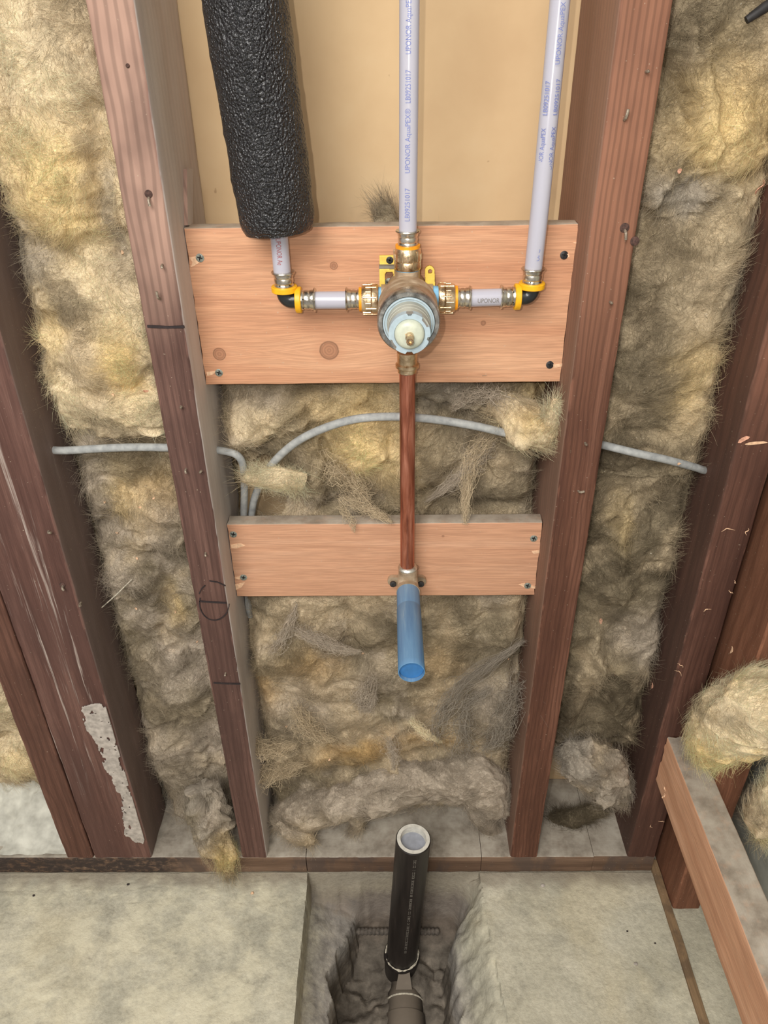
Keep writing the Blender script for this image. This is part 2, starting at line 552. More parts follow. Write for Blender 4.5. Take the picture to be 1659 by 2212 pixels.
def abs_mat():
    n = NT('black_abs', 0.42, 0, 0.4)
    x, y, z = n.sep(n.pos())
    a = n.noise(n.comb(n.math('MULTIPLY', x, 90.0), n.math('MULTIPLY', y, 90.0), n.math('MULTIPLY', z, 9.0)), 1.0, 5, 0.65)
    n.color(n.ramp(a, [(0.35, (30, 26, 24)), (0.62, (44, 38, 35)), (0.85, (84, 75, 68))]))
    return n.m


def trap_mat():
    n = NT('dusty_abs', 0.7, 0, 0.3)
    a = n.noise(n.pos(), 60.0, 5, 0.65)
    c = n.ramp(a, [(0.3, (44, 39, 35)), (0.6, (70, 63, 56)), (0.8, (112, 103, 92))])
    nz = n.sep(n.normal())[2]
    n.color(n.mix(n.step(nz, 0.3, 0.95, 0.0, 0.7), c, (128, 116, 102)))
    return n.m


M['abs'] = abs_mat()
M['trap'] = trap_mat()


def drywall_mat():
    n = NT('drywall_paper', 0.85, 0, 0.2)
    a = n.noise(n.pos(), 6.0, 5, 0.6)
    c = n.ramp(a, [(0.3, (198, 168, 130)), (0.5, (206, 177, 138)), (0.7, (212, 186, 148))])
    s = n.noise(n.pos(), 55.0, 3, 0.5)
    c = n.mix(n.step(s, 0.72, 0.76, 0.0, 0.5), c, (140, 108, 80))
    z = n.sep(n.pos())[2]
    sm = n.noise(n.pos(), 18.0, 4, 0.6)
    c = n.mix(n.math('MULTIPLY', n.step(sm, 0.5, 0.7, 0.0, 0.55), n.step(z, 0.92, 1.0, 1.0, 0.0)), c, (176, 152, 122))
    n.color(c)
    n.bump(n.noise(n.pos(), 240.0, 2), 0.1, 0.0006)
    return n.m


M['drywall'] = drywall_mat()


# ------------------------------------------------------------------ geometry helpers
class MB:
    """collects shapes in world coordinates; link() makes ONE mesh object of them"""

    def __init__(s):
        s.v, s.f, s.mi = [], [], []

    def add(s, verts, faces, mi=0):
        k = len(s.v)
        s.v += [tuple(q) for q in verts]
        s.f += [tuple(i + k for i in q) for q in faces]
        s.mi += [mi] * len(faces)
        return s

    def tube(s, path, rad, seg=16, caps=True, mi=0, inner=None):
        path = [Vector(p) for p in path]
        n = len(path)
        rad = rad if isinstance(rad, (list, tuple, np.ndarray)) else [rad] * n
        up = None
        rings = []
        for i in range(n):
            t = (path[min(i + 1, n - 1)] - path[max(i - 1, 0)]).normalized()
            if up is None:
                up = t.orthogonal().normalized()
            up = (up - t * up.dot(t)).normalized()
            sd = t.cross(up)
            rings.append([path[i] + (up * math.cos(2 * PI * k / seg) + sd * math.sin(2 * PI * k / seg)) * rad[i] for k in range(seg)])
        V = [p for r in rings for p in r]
        F = [(i * seg + k, i * seg + (k + 1) % seg, (i + 1) * seg + (k + 1) % seg, (i + 1) * seg + k)
             for i in range(n - 1) for k in range(seg)]
        if caps:
            F.append(tuple(reversed(range(seg))))
            F.append(tuple((n - 1) * seg + k for k in range(seg)))
        return s.add(V, F, mi)

    def lathe(s, origin, axis, prof, seg=32, mi=0, side=None, caps=True):
        """prof: [(distance along axis, radius)]"""
        o, ax = Vector(origin), Vector(axis).normalized()
        u = Vector(side) if side else ax.orthogonal().normalized()
        w = ax.cross(u)
        V, F = [], []
        for (t, r) in prof:
            for k in range(seg):
                a = 2 * PI * k / seg
                V.append(o + ax * t + (u * math.cos(a) + w * math.sin(a)) * max(r, 1e-5))
        for i in range(len(prof) - 1):
            for k in range(seg):
                F.append((i * seg + k, i * seg + (k + 1) % seg, (i + 1) * seg + (k + 1) % seg, (i + 1) * seg + k))
        if caps and prof[0][1] > 1e-4 and prof[0] != prof[-1]:
            F.append(tuple(reversed(range(seg))))
        if caps and prof[-1][1] > 1e-4 and prof[0] != prof[-1]:
            F.append(tuple((len(prof) - 1) * seg + k for k in range(seg)))
        return s.add(V, F, mi)

    def prism(s, poly, origin, u, v, depth, mi=0):
        """polygon in the (u, v) plane pushed along u x v by depth"""
        o, u, v = Vector(origin), Vector(u).normalized(), Vector(v).normalized()
        w = u.cross(v)
        n = len(poly)
        V = [o + u * a + v * b for a, b in poly] + [o + u * a + v * b + w * depth for a, b in poly]
        F = [tuple(reversed(range(n))), tuple(n + i for i in range(n))]
        F += [(i, (i + 1) % n, n + (i + 1) % n, n + i) for i in range(n)]
        return s.add(V, F, mi)

    def box(s, lo, hi, bev=0.0, mi=0):
        bm = bmesh.new()
        bmesh.ops.create_cube(bm, size=1.0)
        for q in bm.verts:
            q.co = Vector([(lo[i] + hi[i]) / 2 + q.co[i] * (hi[i] - lo[i]) for i in range(3)])
        if bev:
            bmesh.ops.bevel(bm, geom=bm.edges[:], offset=bev, segments=2, affect='EDGES', profile=0.5)
        bm.verts.index_update()
        s.add([q.co.copy() for q in bm.verts], [[q.index for q in f.verts] for f in bm.faces], mi)
        bm.free()
        return s

    def lumber(s, lo, hi, axis, bev=0.002, seg=60, rough=0.0006, seed=0, ragged=0.0):
        """sawn timber: rounded section, slightly uneven along its length"""
        ax = 'xyz'.index(axis)
        a, b = [i for i in range(3) if i != ax]
        sec = []
        for cx, cy, a0 in ((hi[a] - bev, hi[b] - bev, 0), (lo[a] + bev, hi[b] - bev, 90), (lo[a] + bev, lo[b] + bev, 180), (hi[a] - bev, lo[b] + bev, 270)):
            for k in range(4):
                t = math.radians(a0 + 30 * k)
                sec.append((cx + bev * math.cos(t), cy + bev * math.sin(t)))
        # a few points along each long side
        full = []
        for i in range(len(sec)):
            p, q = sec[i], sec[(i + 1) % len(sec)]
            full.append(p)
            if math.hypot(p[0] - q[0], p[1] - q[1]) > 0.008:
                m = max(2, int(math.hypot(p[0] - q[0], p[1] - q[1]) / 0.008))
                full += [(p[0] + (q[0] - p[0]) * t / m, p[1] + (q[1] - p[1]) * t / m) for t in range(1, m)]
        n = len(full)
        V = []
        ca, cb = (lo[a] + hi[a]) / 2, (lo[b] + hi[b]) / 2
        for i in range(seg + 1):
            t = lo[ax] + (hi[ax] - lo[ax]) * i / seg
            P = np.array(full)
            nz = perlin(P[:, 0] * 60 + seed, P[:, 1] * 60, t * 14) + 0.6 * perlin(P[:, 0] * 200, P[:, 1] * 200 + seed, t * 60)
            e = perlin(P[:, 0] * 130 + seed, P[:, 1] * 130, 3.3 + i) * ragged if i in (0, seg) else np.zeros(n)
            for k in range(n):
                d = math.hypot(P[k, 0] - ca, P[k, 1] - cb) + 1e-9
                q = [0, 0, 0]
                q[ax] = t + e[k]
                q[a] = P[k, 0] + (P[k, 0] - ca) / d * nz[k] * rough
                q[b] = P[k, 1] + (P[k, 1] - cb) / d * nz[k] * rough
                V.append(q)
        F = [(i * n + k, i * n + (k + 1) % n, (i + 1) * n + (k + 1) % n, (i + 1) * n + k) for i in range(seg) for k in range(n)]
        F += [tuple(reversed(range(n))), tuple(seg * n + k for k in range(n))]
        return s.add(V, F)

    def link(s, name, mats, parent=None, origin=None, angle=35, tint=None):
        mats = mats if isinstance(mats, (list, tuple)) else [mats]
        V = np.array([tuple(q) for q in s.v], float)
        if parent is not None:
            org = Vector(parent['_o'])
        elif origin is not None:
            org = Vector(origin)
        else:
            org = Vector(((V[:, 0].min() + V[:, 0].max()) / 2, (V[:, 1].min() + V[:, 1].max()) / 2, V[:, 2].min()))
        me = bpy.data.meshes.new(name)
        me.from_pydata([tuple(q) for q in V - np.array(org)], [], s.f)
        bm = bmesh.new()
        bm.from_mesh(me)
        bmesh.ops.recalc_face_normals(bm, faces=bm.faces[:])
        bm.to_mesh(me)
        bm.free()
        for m_ in mats:
            me.materials.append(m_)
        if len(mats) > 1:
            me.polygons.foreach_set('material_index', s.mi)
        me.polygons.foreach_set('use_smooth', [True] * len(me.polygons))
        me.set_sharp_from_angle(angle=math.radians(angle))
        if tint is not None:
            at = me.color_attributes.new('tint', 'FLOAT_COLOR', 'POINT')
            c4 = np.ones((len(V), 4))
            c4[:, :3] = tint
            at.data.foreach_set('color', c4.ravel())
        o = bpy.data.objects.new(name, me)
        COL.objects.link(o)
        o['_o'] = tuple(org)
        if parent is not None:
            o.parent = parent
        else:
            o.location = org
        return o


def tag(o, label=None, cat=None, group=None, kind=None):
    if label:
        o['label'] = label
    if cat:
        o['category'] = cat
    if group:
        o['group'] = group
    if kind:
        o['kind'] = kind
    return o


def empty(name, loc, label, cat, group=None):
    o = bpy.data.objects.new(name, None)
    o.empty_display_size = 0.02
    COL.objects.link(o)
    o.location = loc
    o['_o'] = tuple(loc)
    return tag(o, label, cat, group)


def bez(pts, n=8):
    """smooth curve through the points (Catmull-Rom)"""
    P = [Vector(p) for p in pts]
    P = [P[0] * 2 - P[1]] + P + [P[-1] * 2 - P[-2]]
    out = []
    for i in range(1, len(P) - 2):
        a, b, c, d = P[i - 1], P[i], P[i + 1], P[i + 2]
        for k in range(n):
            t = k / n
            out.append(0.5 * ((2 * b) + (c - a) * t + (2 * a - 5 * b + 4 * c - d) * t * t + (3 * b - a - 3 * c + d) * t ** 3))
    out.append(P[-2])
    return out


# ================================================================== the setting
def grid_faces(nx, nz, keep=None):
    F = []
    for j in range(nz - 1):
        for i in range(nx - 1):
            if keep is None or keep[j, i]:
                a = j * nx + i
                F.append((a, a + 1, a + nx + 1, a + nx))
    return F


def build_slab():
    xs = np.concatenate([np.arange(-0.95, -0.52, 0.03), np.arange(-0.52, -0.14, 0.005), np.arange(-0.14, -0.08, 0.0012),
                         np.arange(-0.08, 0.08, 0.003), np.arange(0.08, 0.175, 0.002), np.arange(0.175, 0.55, 0.005), np.arange(0.55, 0.95, 0.03)])
    ys = np.concatenate([np.arange(-0.95, -0.34, 0.03), np.arange(-0.34, -0.05, 0.003), np.arange(-0.05, 0.012, 0.0014), np.arange(0.012, 0.17, 0.02)])
    X, Y = np.meshgrid(xs, ys)
    top = 0.0012 * fbm(X * 9, Y * 9, 1.0, 5) + 0.0006 * fbm(X * 60, Y * 60, 2.0, 3)
    dg, dp = X * 0.80 + Y * 0.60, -X * 0.60 + Y * 0.80
    lf = 1 - smooth(-0.14, -0.12, X)
    top = top + lf * (0.0012 * fbm(dp * 40, dg * 24, 2.5, 4) - 0.0016 * smooth(0.3, 0.7, fbm(dp * 110, dg * 38, 4.0, 3)) * smooth(-0.1, 0.35, fbm(X * 9, Y * 9, 14.0, 2)))
    nL = 0.0008 * fbm(X * 4, Y * 40, 5.0, 3)
    nR = 0.010 * fbm(X * 20, Y * 22, 8.0, 4)
    # the dug-out trench below the drain
    bottom = -0.180 + 0.016 * fbm(X * 14, Y * 14, 3.0, 4) + 0.006 * fbm(X * 60, Y * 60, 3.5, 4) + 0.05 * smooth(-0.05, -0.005, Y)
    left_broken = -0.086 + 0.009 * fbm(Y * 30, 0.0 * X, 6.0, 4) + 0.030 * smooth(-0.11, -0.02, Y)
    cutL = smooth(0.0, 0.003, X - (-0.1245 + nL))                      # saw cut face, straight down
    shelfL = -0.050 + 0.0025 * fbm(X * 40, Y * 30, 7.0, 3) - 0.6 * np.clip(X + 0.124, 0, 1)
    z = top * (1 - cutL) + shelfL * cutL
    brk = smooth(0.0, 0.006, X - left_broken)
    z = z * (1 - brk) + bottom * brk
    xr = 0.094 + nR + 0.016 * smooth(-0.09, -0.02, Y) + 0.02 * np.clip(-0.1 - Y, 0, 1)
    seam = 0.138 - 0.085 * np.clip(Y + 0.03, -1, 0) + 0.0012 * fbm(X * 5, Y * 60, 9.0, 2)
    slope = -0.004 - 0.055 * smooth(0.0, 1.0, (seam - X) / np.maximum(seam - xr, 0.01)) + 0.006 * fbm(X * 45, Y * 45, 11.0, 4)
    r1 = smooth(-0.016, 0.004, X - xr)
    zr = np.where(X > seam, top, np.minimum(slope, top))
    right = smooth(-0.012, 0.004, X - xr)
    z = np.where(X > 0.03, bottom * (1 - right) + zr * right, z)
    z = np.where(X > seam, top, z)
    # rough face under the sill plate
    yb = -0.016 - 0.012 * fbm(X * 18, Y * 0 + 2.0, 12.0, 4)
    back = smooth(0.0, 0.024, Y - yb)
    inside = (X > -0.1245 + nL) & (X < seam)
    rough = -0.010 + 0.007 * fbm(X * 50, Y * 200, 13.0, 4)
    z = np.where(inside, z * (1 - back) + np.minimum(rough, -0.002) * back, z)
    z = np.where(inside & (Y > -0.004), np.minimum(z, -0.006), z)
    z = np.where((Y > 0.0), -0.003, z)
    m = MB()
    m.add(np.stack([X.ravel(), Y.ravel(), z.ravel()], 1), grid_faces(len(xs), len(ys)))
    return tag(m.link('floor', M['slab'], angle=50, origin=(0, 0, 0)), kind='structure')


slab = build_slab()
w = MB().box((-0.95, 0.1415, -0.02), (0.95, 0.156, 1.5)).link('wall_back', M['drywall'])
tag(w, kind='structure')
M['wall_grey'] = plain('grey_board', (176, 178, 168), 0.9, var=0.1, scale=30)
w = MB().box((0.535, -0.9, -0.02), (0.55, 0.141, 1.5)).link('wall_right', M['wall_grey'])
tag(w, kind='structure')
M['strip'] = wood('floor_strip', 'y', (112, 90, 66), (146, 120, 90), (172, 146, 112), 9.0, 0.6, stain=(30, 0.6, (96, 80, 64)), rfreq=150.0)
w = MB().lumber((0.4005, -0.62, -0.02), (0.4125, 0.018, 0.004), 'y', 0.0012, 60, 0.0008, 5).link('trim_1', M['strip'])
tag(w, kind='structure')

# ------------------------------------------------------------------ framing
TOPZ = 1.32


def stud(name, lo, hi, mat, label, seed, cat='stud', group='wall studs'):
    m = MB().lumber(lo, hi, 'z', 0.0028, 150, 0.0009, seed)
    return tag(m.link(name, M[mat]), label, cat, group)


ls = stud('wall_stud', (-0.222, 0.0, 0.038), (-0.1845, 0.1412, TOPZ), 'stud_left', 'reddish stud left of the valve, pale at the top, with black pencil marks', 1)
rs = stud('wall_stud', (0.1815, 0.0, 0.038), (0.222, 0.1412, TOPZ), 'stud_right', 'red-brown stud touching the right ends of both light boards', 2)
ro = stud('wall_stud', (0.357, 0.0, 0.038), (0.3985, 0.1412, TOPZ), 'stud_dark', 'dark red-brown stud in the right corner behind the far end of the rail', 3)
po = stud('wall_post', (-0.4455, 0.0, 0.038), (-0.359, 0.089, TOPZ), 'post', 'wide dark red post at left with white dust streaks and a plaster smear', 4, 'post')
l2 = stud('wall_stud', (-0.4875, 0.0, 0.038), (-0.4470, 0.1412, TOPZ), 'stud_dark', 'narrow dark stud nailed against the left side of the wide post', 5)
rw = stud('wall_stud', (0.4135, -0.058, 0.0), (0.453, 0.031, TOPZ), 'stud_warm', 'warm brown stud standing on the slab to the right of the rail', 6)

pl_lab = [(-0.75, -0.1262, 'sill plate under the left post, dusty on top with black mould on its front', 7),
          (-0.1252, 0.1385, 'middle sill plate piece behind the black drain pipe, dusty on top', 8),
          (0.1393, 0.307, 'sill plate piece under the stud at the right ends of the boards', 9),
          (0.3076, 0.3985, 'short sill plate block in the right corner', 10)]
for x0, x1, lab, sd in pl_lab:
    m = MB().lumber((x0, 0.0 if sd != 10 else 0.001, 0.0), (x1, 0.1412, 0.038), 'x', 0.002, 80, 0.0008, sd)
    tag(m.link('sill_plate', M['plate']), lab, 'sill plate', 'sill plate pieces along the slab')

b1 = tag(MB().lumber((-0.1838, B1Y, 0.781), (0.1812, B1Y + 0.0195, 0.9366), 'x', 0.0012, 90, 0.0004, 11, 0.0012).link('blocking_board', M['board_top']),
         'upper light fir board between the studs, carrying the shower valve', 'board', 'fir blocking boards')
b2 = tag(MB().lumber((-0.1838, B1Y, 0.5011), (0.1812, B1Y + 0.0195, 0.6076), 'x', 0.0012, 90, 0.0004, 12, 0.0012).link('blocking_board', M['board_low']),
         'lower narrower light fir board holding the copper pipe elbow', 'board', 'fir blocking boards')
rail = tag(MB().lumber((0.3675, -0.62, 0.214), (0.4060, -0.0015, 0.300), 'y', 0.0018, 120, 0.0007, 13, 0.003).link('wood_rail', M['rail']),
           'light wooden rail at right, dusty on top, running towards the viewer', 'rail')


def screw(parent, px, py, y, r=0.0042, mat='screw', tilt=(0, 0), name='screw'):
    p = aty(px, py, y)
    ax = Vector((tilt[0], -1, tilt[1])).normalized()
    m = MB()
    m.lathe(p + ax * -0.004, ax, [(0, r * 0.5), (0.0025, r * 0.9), (0.0036, r), (0.0042, r), (0.0045, r * 0.86), (0.0046, 0.0)], 20)
    u = ax.cross(Vector((0.3, 0, 1))).normalized()
    v = ax.cross(u)
    for a, b in ((u, v), (v, u)):
        q = p + ax * 0.00045
        L, T = r * 0.62, r * 0.15
        m.add([q + a * L + b * T, q - a * L + b * T, q - a * L - b * T, q + a * L - b * T,
               q + a * L + b * T + ax * 0.0002, q - a * L + b * T + ax * 0.0002, q - a * L - b * T + ax * 0.0002, q + a * L - b * T + ax * 0.0002],
              [(0, 1, 2, 3), (7, 6, 5, 4), (0, 4, 5, 1), (1, 5, 6, 2), (2, 6, 7, 3), (3, 7, 4, 0)], 1)
    return m.link(name, [M[mat], M['recess']], parent)


def splinter(parent, pts_px, y, mat='pale_wood', thick=0.0012, name='torn_grain'):
    """a torn-out sliver lying on a face parallel to the wall"""
    poly = []
    for (px, py) in pts_px:
        p = aty(px, py, y)
        poly.append((p.x, p.z))
    m = MB().prism(poly, (0, y + 0.0004, 0), (1, 0, 0), (0, 0, 1), thick)
    return m.link(name, M[mat], parent)


for px, py, mt in ((432, 557, 'screw'), (473, 805, 'screw'), (1219, 551, 'screw_black'), (1188, 788, 'screw_black')):
    screw(b1, px, py, B1Y - 0.0002, 0.0040, mt, (0.1, 0.1))
for pts in ([(409, 556), (424, 553), (440, 561), (420, 574), (412, 577), (416, 566)], [(446, 803), (466, 801), (462, 808), (448, 812)],
            [(1219, 549), (1229, 548), (1230, 555), (1222, 558)], [(1194, 787), (1216, 785), (1214, 791), (1196, 795)],
            [(1236, 524), (1251, 522), (1250, 527)]):
    splinter(b1, pts, B1Y, thick=0.0008)
for px, py in ((504, 1154), (526, 1247), (1153, 1163), (1140, 1265)):
    screw(b2, px, py, B1Y - 0.0002, 0.0043, 'screw', (0.05, 0.15))
for pts in ([(498, 1176), (520, 1173), (530, 1178), (512, 1184), (500, 1184)], [(506, 1248), (520, 1243), (518, 1252)],
            [(508, 1262), (530, 1257), (522, 1268), (510, 1274)], [(1120, 1262), (1134, 1259), (1132, 1268)], [(1144, 1264), (1164, 1267), (1162, 1272), (1146, 1270)],
            [(1148, 1190), (1170, 1187), (1169, 1194), (1152, 1196)]):
    splinter(b2, pts, B1Y, thick=0.0008)


# ---- marks and fastenings on the studs
def strip_mark(parent, pts_px, y, wpx, name='pencil_mark', mat='pencil'):
    P = [aty(px, py, y) for px, py in pts_px]
    m = MB()
    V, F = [], []
    for i, p in enumerate(P):
        t = (P[min(i + 1, len(P) - 1)] - P[max(i - 1, 0)]).normalized()
        nrm = Vector((-t.z, 0, t.x)) * wpx
        for e in (-0.0003, 0.0012):
            V += [p + nrm + Vector((0, e, 0)), p - nrm + Vector((0, e, 0))]
    for i in range(len(P) - 1):
        a = i * 4
        F += [(a, a + 1, a + 5, a + 4), (a + 2, a + 6, a + 7, a + 3), (a, a + 4, a + 6, a + 2), (a + 1, a + 3, a + 7, a + 5)]
    n = len(P) * 4
    F += [(0, 2, 3, 1), (n - 4, n - 3, n - 1, n - 2)]
    m.add(V, F)
    return m.link(name, M[mat], parent)


strip_mark(ls, [(318, 705), (360, 707), (398, 706)], -0.0009, 0.0011)
strip_mark(ls, [(430, 1299), (460, 1301), (489, 1303)], -0.0009, 0.0009)
strip_mark(ls, [(461, 1475), (490, 1477), (519, 1478)], -0.0009, 0.0010)
strip_mark(ls, [(432, 1292)] + [(463 + 32 * math.cos(a), 1303 + 37 * math.sin(a)) for a in np.linspace(PI * 1.05, PI * 0.02, 20)], -0.0009, 0.00055)
strip_mark(ls, [(430, 1283), (435, 1272), (443, 1265)], -0.0009, 0.0005)
strip_mark(ls, [(452, 1255), (470, 1258), (487, 1266)], -0.0009, 0.0005)


def nail(parent, px, py, y, r=0.0028, dx=0.0, dz=0.006, L=0.010, mat='nail'):
    """bent-over shank of an old nail sticking out of a face"""
    p = aty(px, py, y)
    m = MB().tube(bez([p + Vector((0, 0.004, 0)), p + Vector((dx * 0.3, -0.003, dz * 0.3)), p + Vector((dx, -0.004, dz))], 4), r * 0.45, 10)
    return m.link('nail', M[mat], parent)


for px, py, dx, dz in ((321, 425, 0.001, -0.007), (345, 648, -0.0005, 0.009), (392, 880, 0.001, 0.003), (401, 1013, 0.001, -0.003), (432, 1020, 0.003, 0.004),
                       (350, 572, 0.001, -0.002), (444, 1194, 0.001, -0.002), (487, 1454, 0, -0.001)):
    nail(ls, px, py, -0.0008, 0.0026, dx, dz)
for px, py, dx, dz in ((1348, 262, 0.001, 0.009), (1350, 495, 0.001, -0.008), (1264, 958, 0.001, 0.001), (1248, 1061, 0.006, 0.002), (1318, 653, 0.001, 0.001),
                       (1396, 155, 0.001, 0.001)):
    nail(rs, px, py, -0.0008, 0.0028, dx, dz)
for px, py, dx, dz in ((172, 1306, 0.003, 0.002), (135, 1265, 0.002, -0.004), (104, 1148, 0.005, 0.001)):
    nail(po, px, py, -0.0008, 0.003, dx, dz)
for par_, px, py, r_ in ((ls, 321, 419, 0.0034), (rs, 1349, 492, 0.0042), (rs, 1371, 521, 0.0040), (ls, 276, 142, 0.0016), (po, 135, 1264, 0.0034)):
    q = aty(px, py, 0.0)
    MB().lathe(q + Vector((0, -0.0012, 0)), (0, 1, 0), [(0, 0.0), (0.0001, r_ * 0.7), (0.0008, r_), (0.002, r_)], 18).link('knot_hole', M['recess_wood'], par_)
# split sliver on the inner side of the left stud
p0, p1, p2 = atx(398, 365, -0.1835), atx(412, 365, -0.1835), atx(412, 487, -0.1835)
p3 = atx(400, 487, -0.1835)
m = MB()
V = [p0, p1, p2, p3]
m.add([q + Vector((-0.001, 0, 0)) for q in V] + [q + Vector((0.0025, 0, 0)) for q in V],
      [(0, 1, 2, 3), (7, 6, 5, 4), (0, 4, 5, 1), (1, 5, 6, 2), (2, 6, 7, 3), (3, 7, 4, 0)])
m.link('split_sliver', M['stud_left'], ls)


# plaster smear low on the post
def smear():
    out = [(176, 1525), (206, 1518), (233, 1520), (246, 1575), (262, 1640), (280, 1700), (296, 1745), (312, 1765), (318, 1800), (312, 1822), (296, 1818), (268, 1800),
           (266, 1760), (262, 1720), (240, 1680), (222, 1640), (208, 1600), (186, 1570)]
    P = [aty(px, py, 0.0) for px, py in out]
    x = np.array([p.x for p in P])
    z = np.array([p.z for p in P])
    gx = np.arange(x.min(), x.max(), 0.0007)
    gz = np.arange(z.min(), z.max(), 0.0007)
    X, Z = np.meshgrid(gx, gz)
    ins = inside_poly(X + 0.0045 * fbm(X * 120, Z * 60, 3.0, 4), Z, list(zip(x, z)))
    hol = fbm(X * 150, Z * 70, 5.0, 5) > 0.62
    keep = ins & ~hol & (X < -0.3605)
    Y = -0.0012 - 0.0005 * fbm(X * 70, Z * 40, 6.0, 4)
    kf = keep[:-1, :-1] & keep[1:, 1:] & keep[1:, :-1] & keep[:-1, 1:]
    m = MB().add(np.stack([X.ravel(), Y.ravel(), Z.ravel()], 1), grid_faces(len(gx), len(gz), kf))
    o = m.link('plaster_smear', M['plaster'], po, angle=60)
    o['label'] = 'whitish plaster smear'
    prune(o)
    md = o.modifiers.new('thick', 'SOLIDIFY')
    md.thickness = 0.002
    md.offset = 0


def prune(o):
    bm = bmesh.new()
    bm.from_mesh(o.data)
    bmesh.ops.delete(bm, geom=[v for v in bm.verts if not v.link_faces], context='VERTS')
    bm.to_mesh(o.data)
    bm.free()


def inside_poly(X, Z, poly):
    ins = np.zeros(X.shape, bool)
    n = len(poly)
    for i in range(n):
        x0, z0 = poly[i]
        x1, z1 = poly[(i + 1) % n]
        c = ((z0 > Z) != (z1 > Z)) & (X < (x1 - x0) * (Z - z0) / (z1 - z0 + 1e-12) + x0)
        ins ^= c
    return ins


smear()

# ================================================================== glass wool
TAN, OLIVE, GREY, YEL, PALE, DARK, ORANGE = [np.array(lin(c)) for c in
    ((188, 168, 134), (146, 132, 106), (172, 156, 134), (226, 202, 142), (224, 206, 168), (108, 97, 78), (196, 164, 112))]
GREYD = np.array(lin((152, 139, 121)))
PAL = {k: v * np.array(f) for k, v, f in (('t', TAN, (1.16, 1.19, 1.30)), ('o', OLIVE, (0.98, 0.99, 1.04)), ('g', GREY, (1.18, 1.23, 1.34)), ('y', YEL, (1.16, 1.12, 1.22)),
                                          ('p', PALE, (1.10, 1.09, 1.14)), ('d', DARK, (0.80, 0.79, 0.80)), ('r', ORANGE, (1.08, 1.06, 1.05)), ('k', GREYD, (1.06, 1.12, 1.22)))}


def fibres(parent, P, N, C, count, seed, lmin=0.007, lmax=0.027, lift=0.0050, rad=0.00013):
    """loose glass fibres standing and lying on the wool"""
    if count <= 0:
        return
    r = np.random.RandomState(seed)
    idx = r.randint(0, len(P), count)
    p, n, c = P[idx], N[idx], C[idx]
    d = r.normal(size=(count, 3))
    sw = np.stack([perlin(p[:, 0] * 30, p[:, 2] * 30, seed + 0.5), 0 * p[:, 0], perlin(p[:, 0] * 30, p[:, 2] * 30, seed + 7.5)], 1)
    d = d * 0.55 + sw * 2.2
    d -= n * (d * n).sum(1)[:, None]
    d /= np.linalg.norm(d, axis=1)[:, None] + 1e-9
    s = np.cross(n, d)
    L = r.uniform(lmin, lmax, count)[:, None]
    cv = r.normal(size=(count, 1)) * 0.5
    lf = r.uniform(0.05, 1, (count, 1)) ** 2 * lift
    T = np.linspace(0, 1, 4)
    V = []
    for t in T:
        q = p + d * L * t + s * cv * L * t * t + n * (lf * math.sin(min(1, t * 1.2) * PI * 0.6) - 0.0004)
        rr = rad * (1.15 - 0.8 * t)
        for a in range(3):
            V.append(q + (s * math.cos(a * 2.094) + n * math.sin(a * 2.094)) * rr)
    V = np.stack(V, 1)                       # count x 12 x 3
    base = (np.arange(count) * 12)[:, None]
    F = []
    for i in range(3):
        for a in range(3):
            F.append(base + np.array([i * 3 + a, i * 3 + (a + 1) % 3, i * 3 + 3 + (a + 1) % 3, i * 3 + 3 + a])[None, :])
    F = np.concatenate(F, 0)
    jit = r.uniform(0.72, 1.5, (count, 1))
    tint = np.repeat(np.clip(c * jit, 0, 0.9), 12, 0)
    org = np.array(parent['_o'])
    me = bpy.data.meshes.new('loose_fibres')
    vv = (V.reshape(-1, 3) - org)
    me.vertices.add(len(vv))
    me.vertices.foreach_set('co', vv.ravel())
    me.loops.add(F.size)
    me.loops.foreach_set('vertex_index', F.ravel().astype(np.int32))
    me.polygons.add(len(F))
    me.polygons.foreach_set('loop_start', np.arange(0, F.size, 4, dtype=np.int32))
    me.polygons.foreach_set('loop_total', np.full(len(F), 4, dtype=np.int32))
    me.polygons.foreach_set('use_smooth', [True] * len(F))
    me.update(calc_edges=True)
    me.validate()
    me.materials.append(M['insul'])
    at = me.color_attributes.new('tint', 'FLOAT_COLOR', 'POINT')
    c4 = np.ones((len(vv), 4))
    c4[:, :3] = tint
    at.data.foreach_set('color', c4.ravel())
    o = bpy.data.objects.new('loose_fibres', me)
    COL.objects.link(o)
    o.parent = parent
    o['kind'] = 'stuff'


FIB = 300000.0                                # fibres per square metre


def seg_dist(X, Z, pts):
    best = np.full(X.shape, 1e9)
    for (x0, z0), (x1, z1) in zip(pts[:-1], pts[1:]):
        dx, dz = x1 - x0, z1 - z0
        t = np.clip(((X - x0) * dx + (Z - z0) * dz) / (dx * dx + dz * dz + 1e-12), 0, 1)
        best = np.minimum(best, np.hypot(X - x0 - t * dx, Z - z0 - t * dz))
    return best


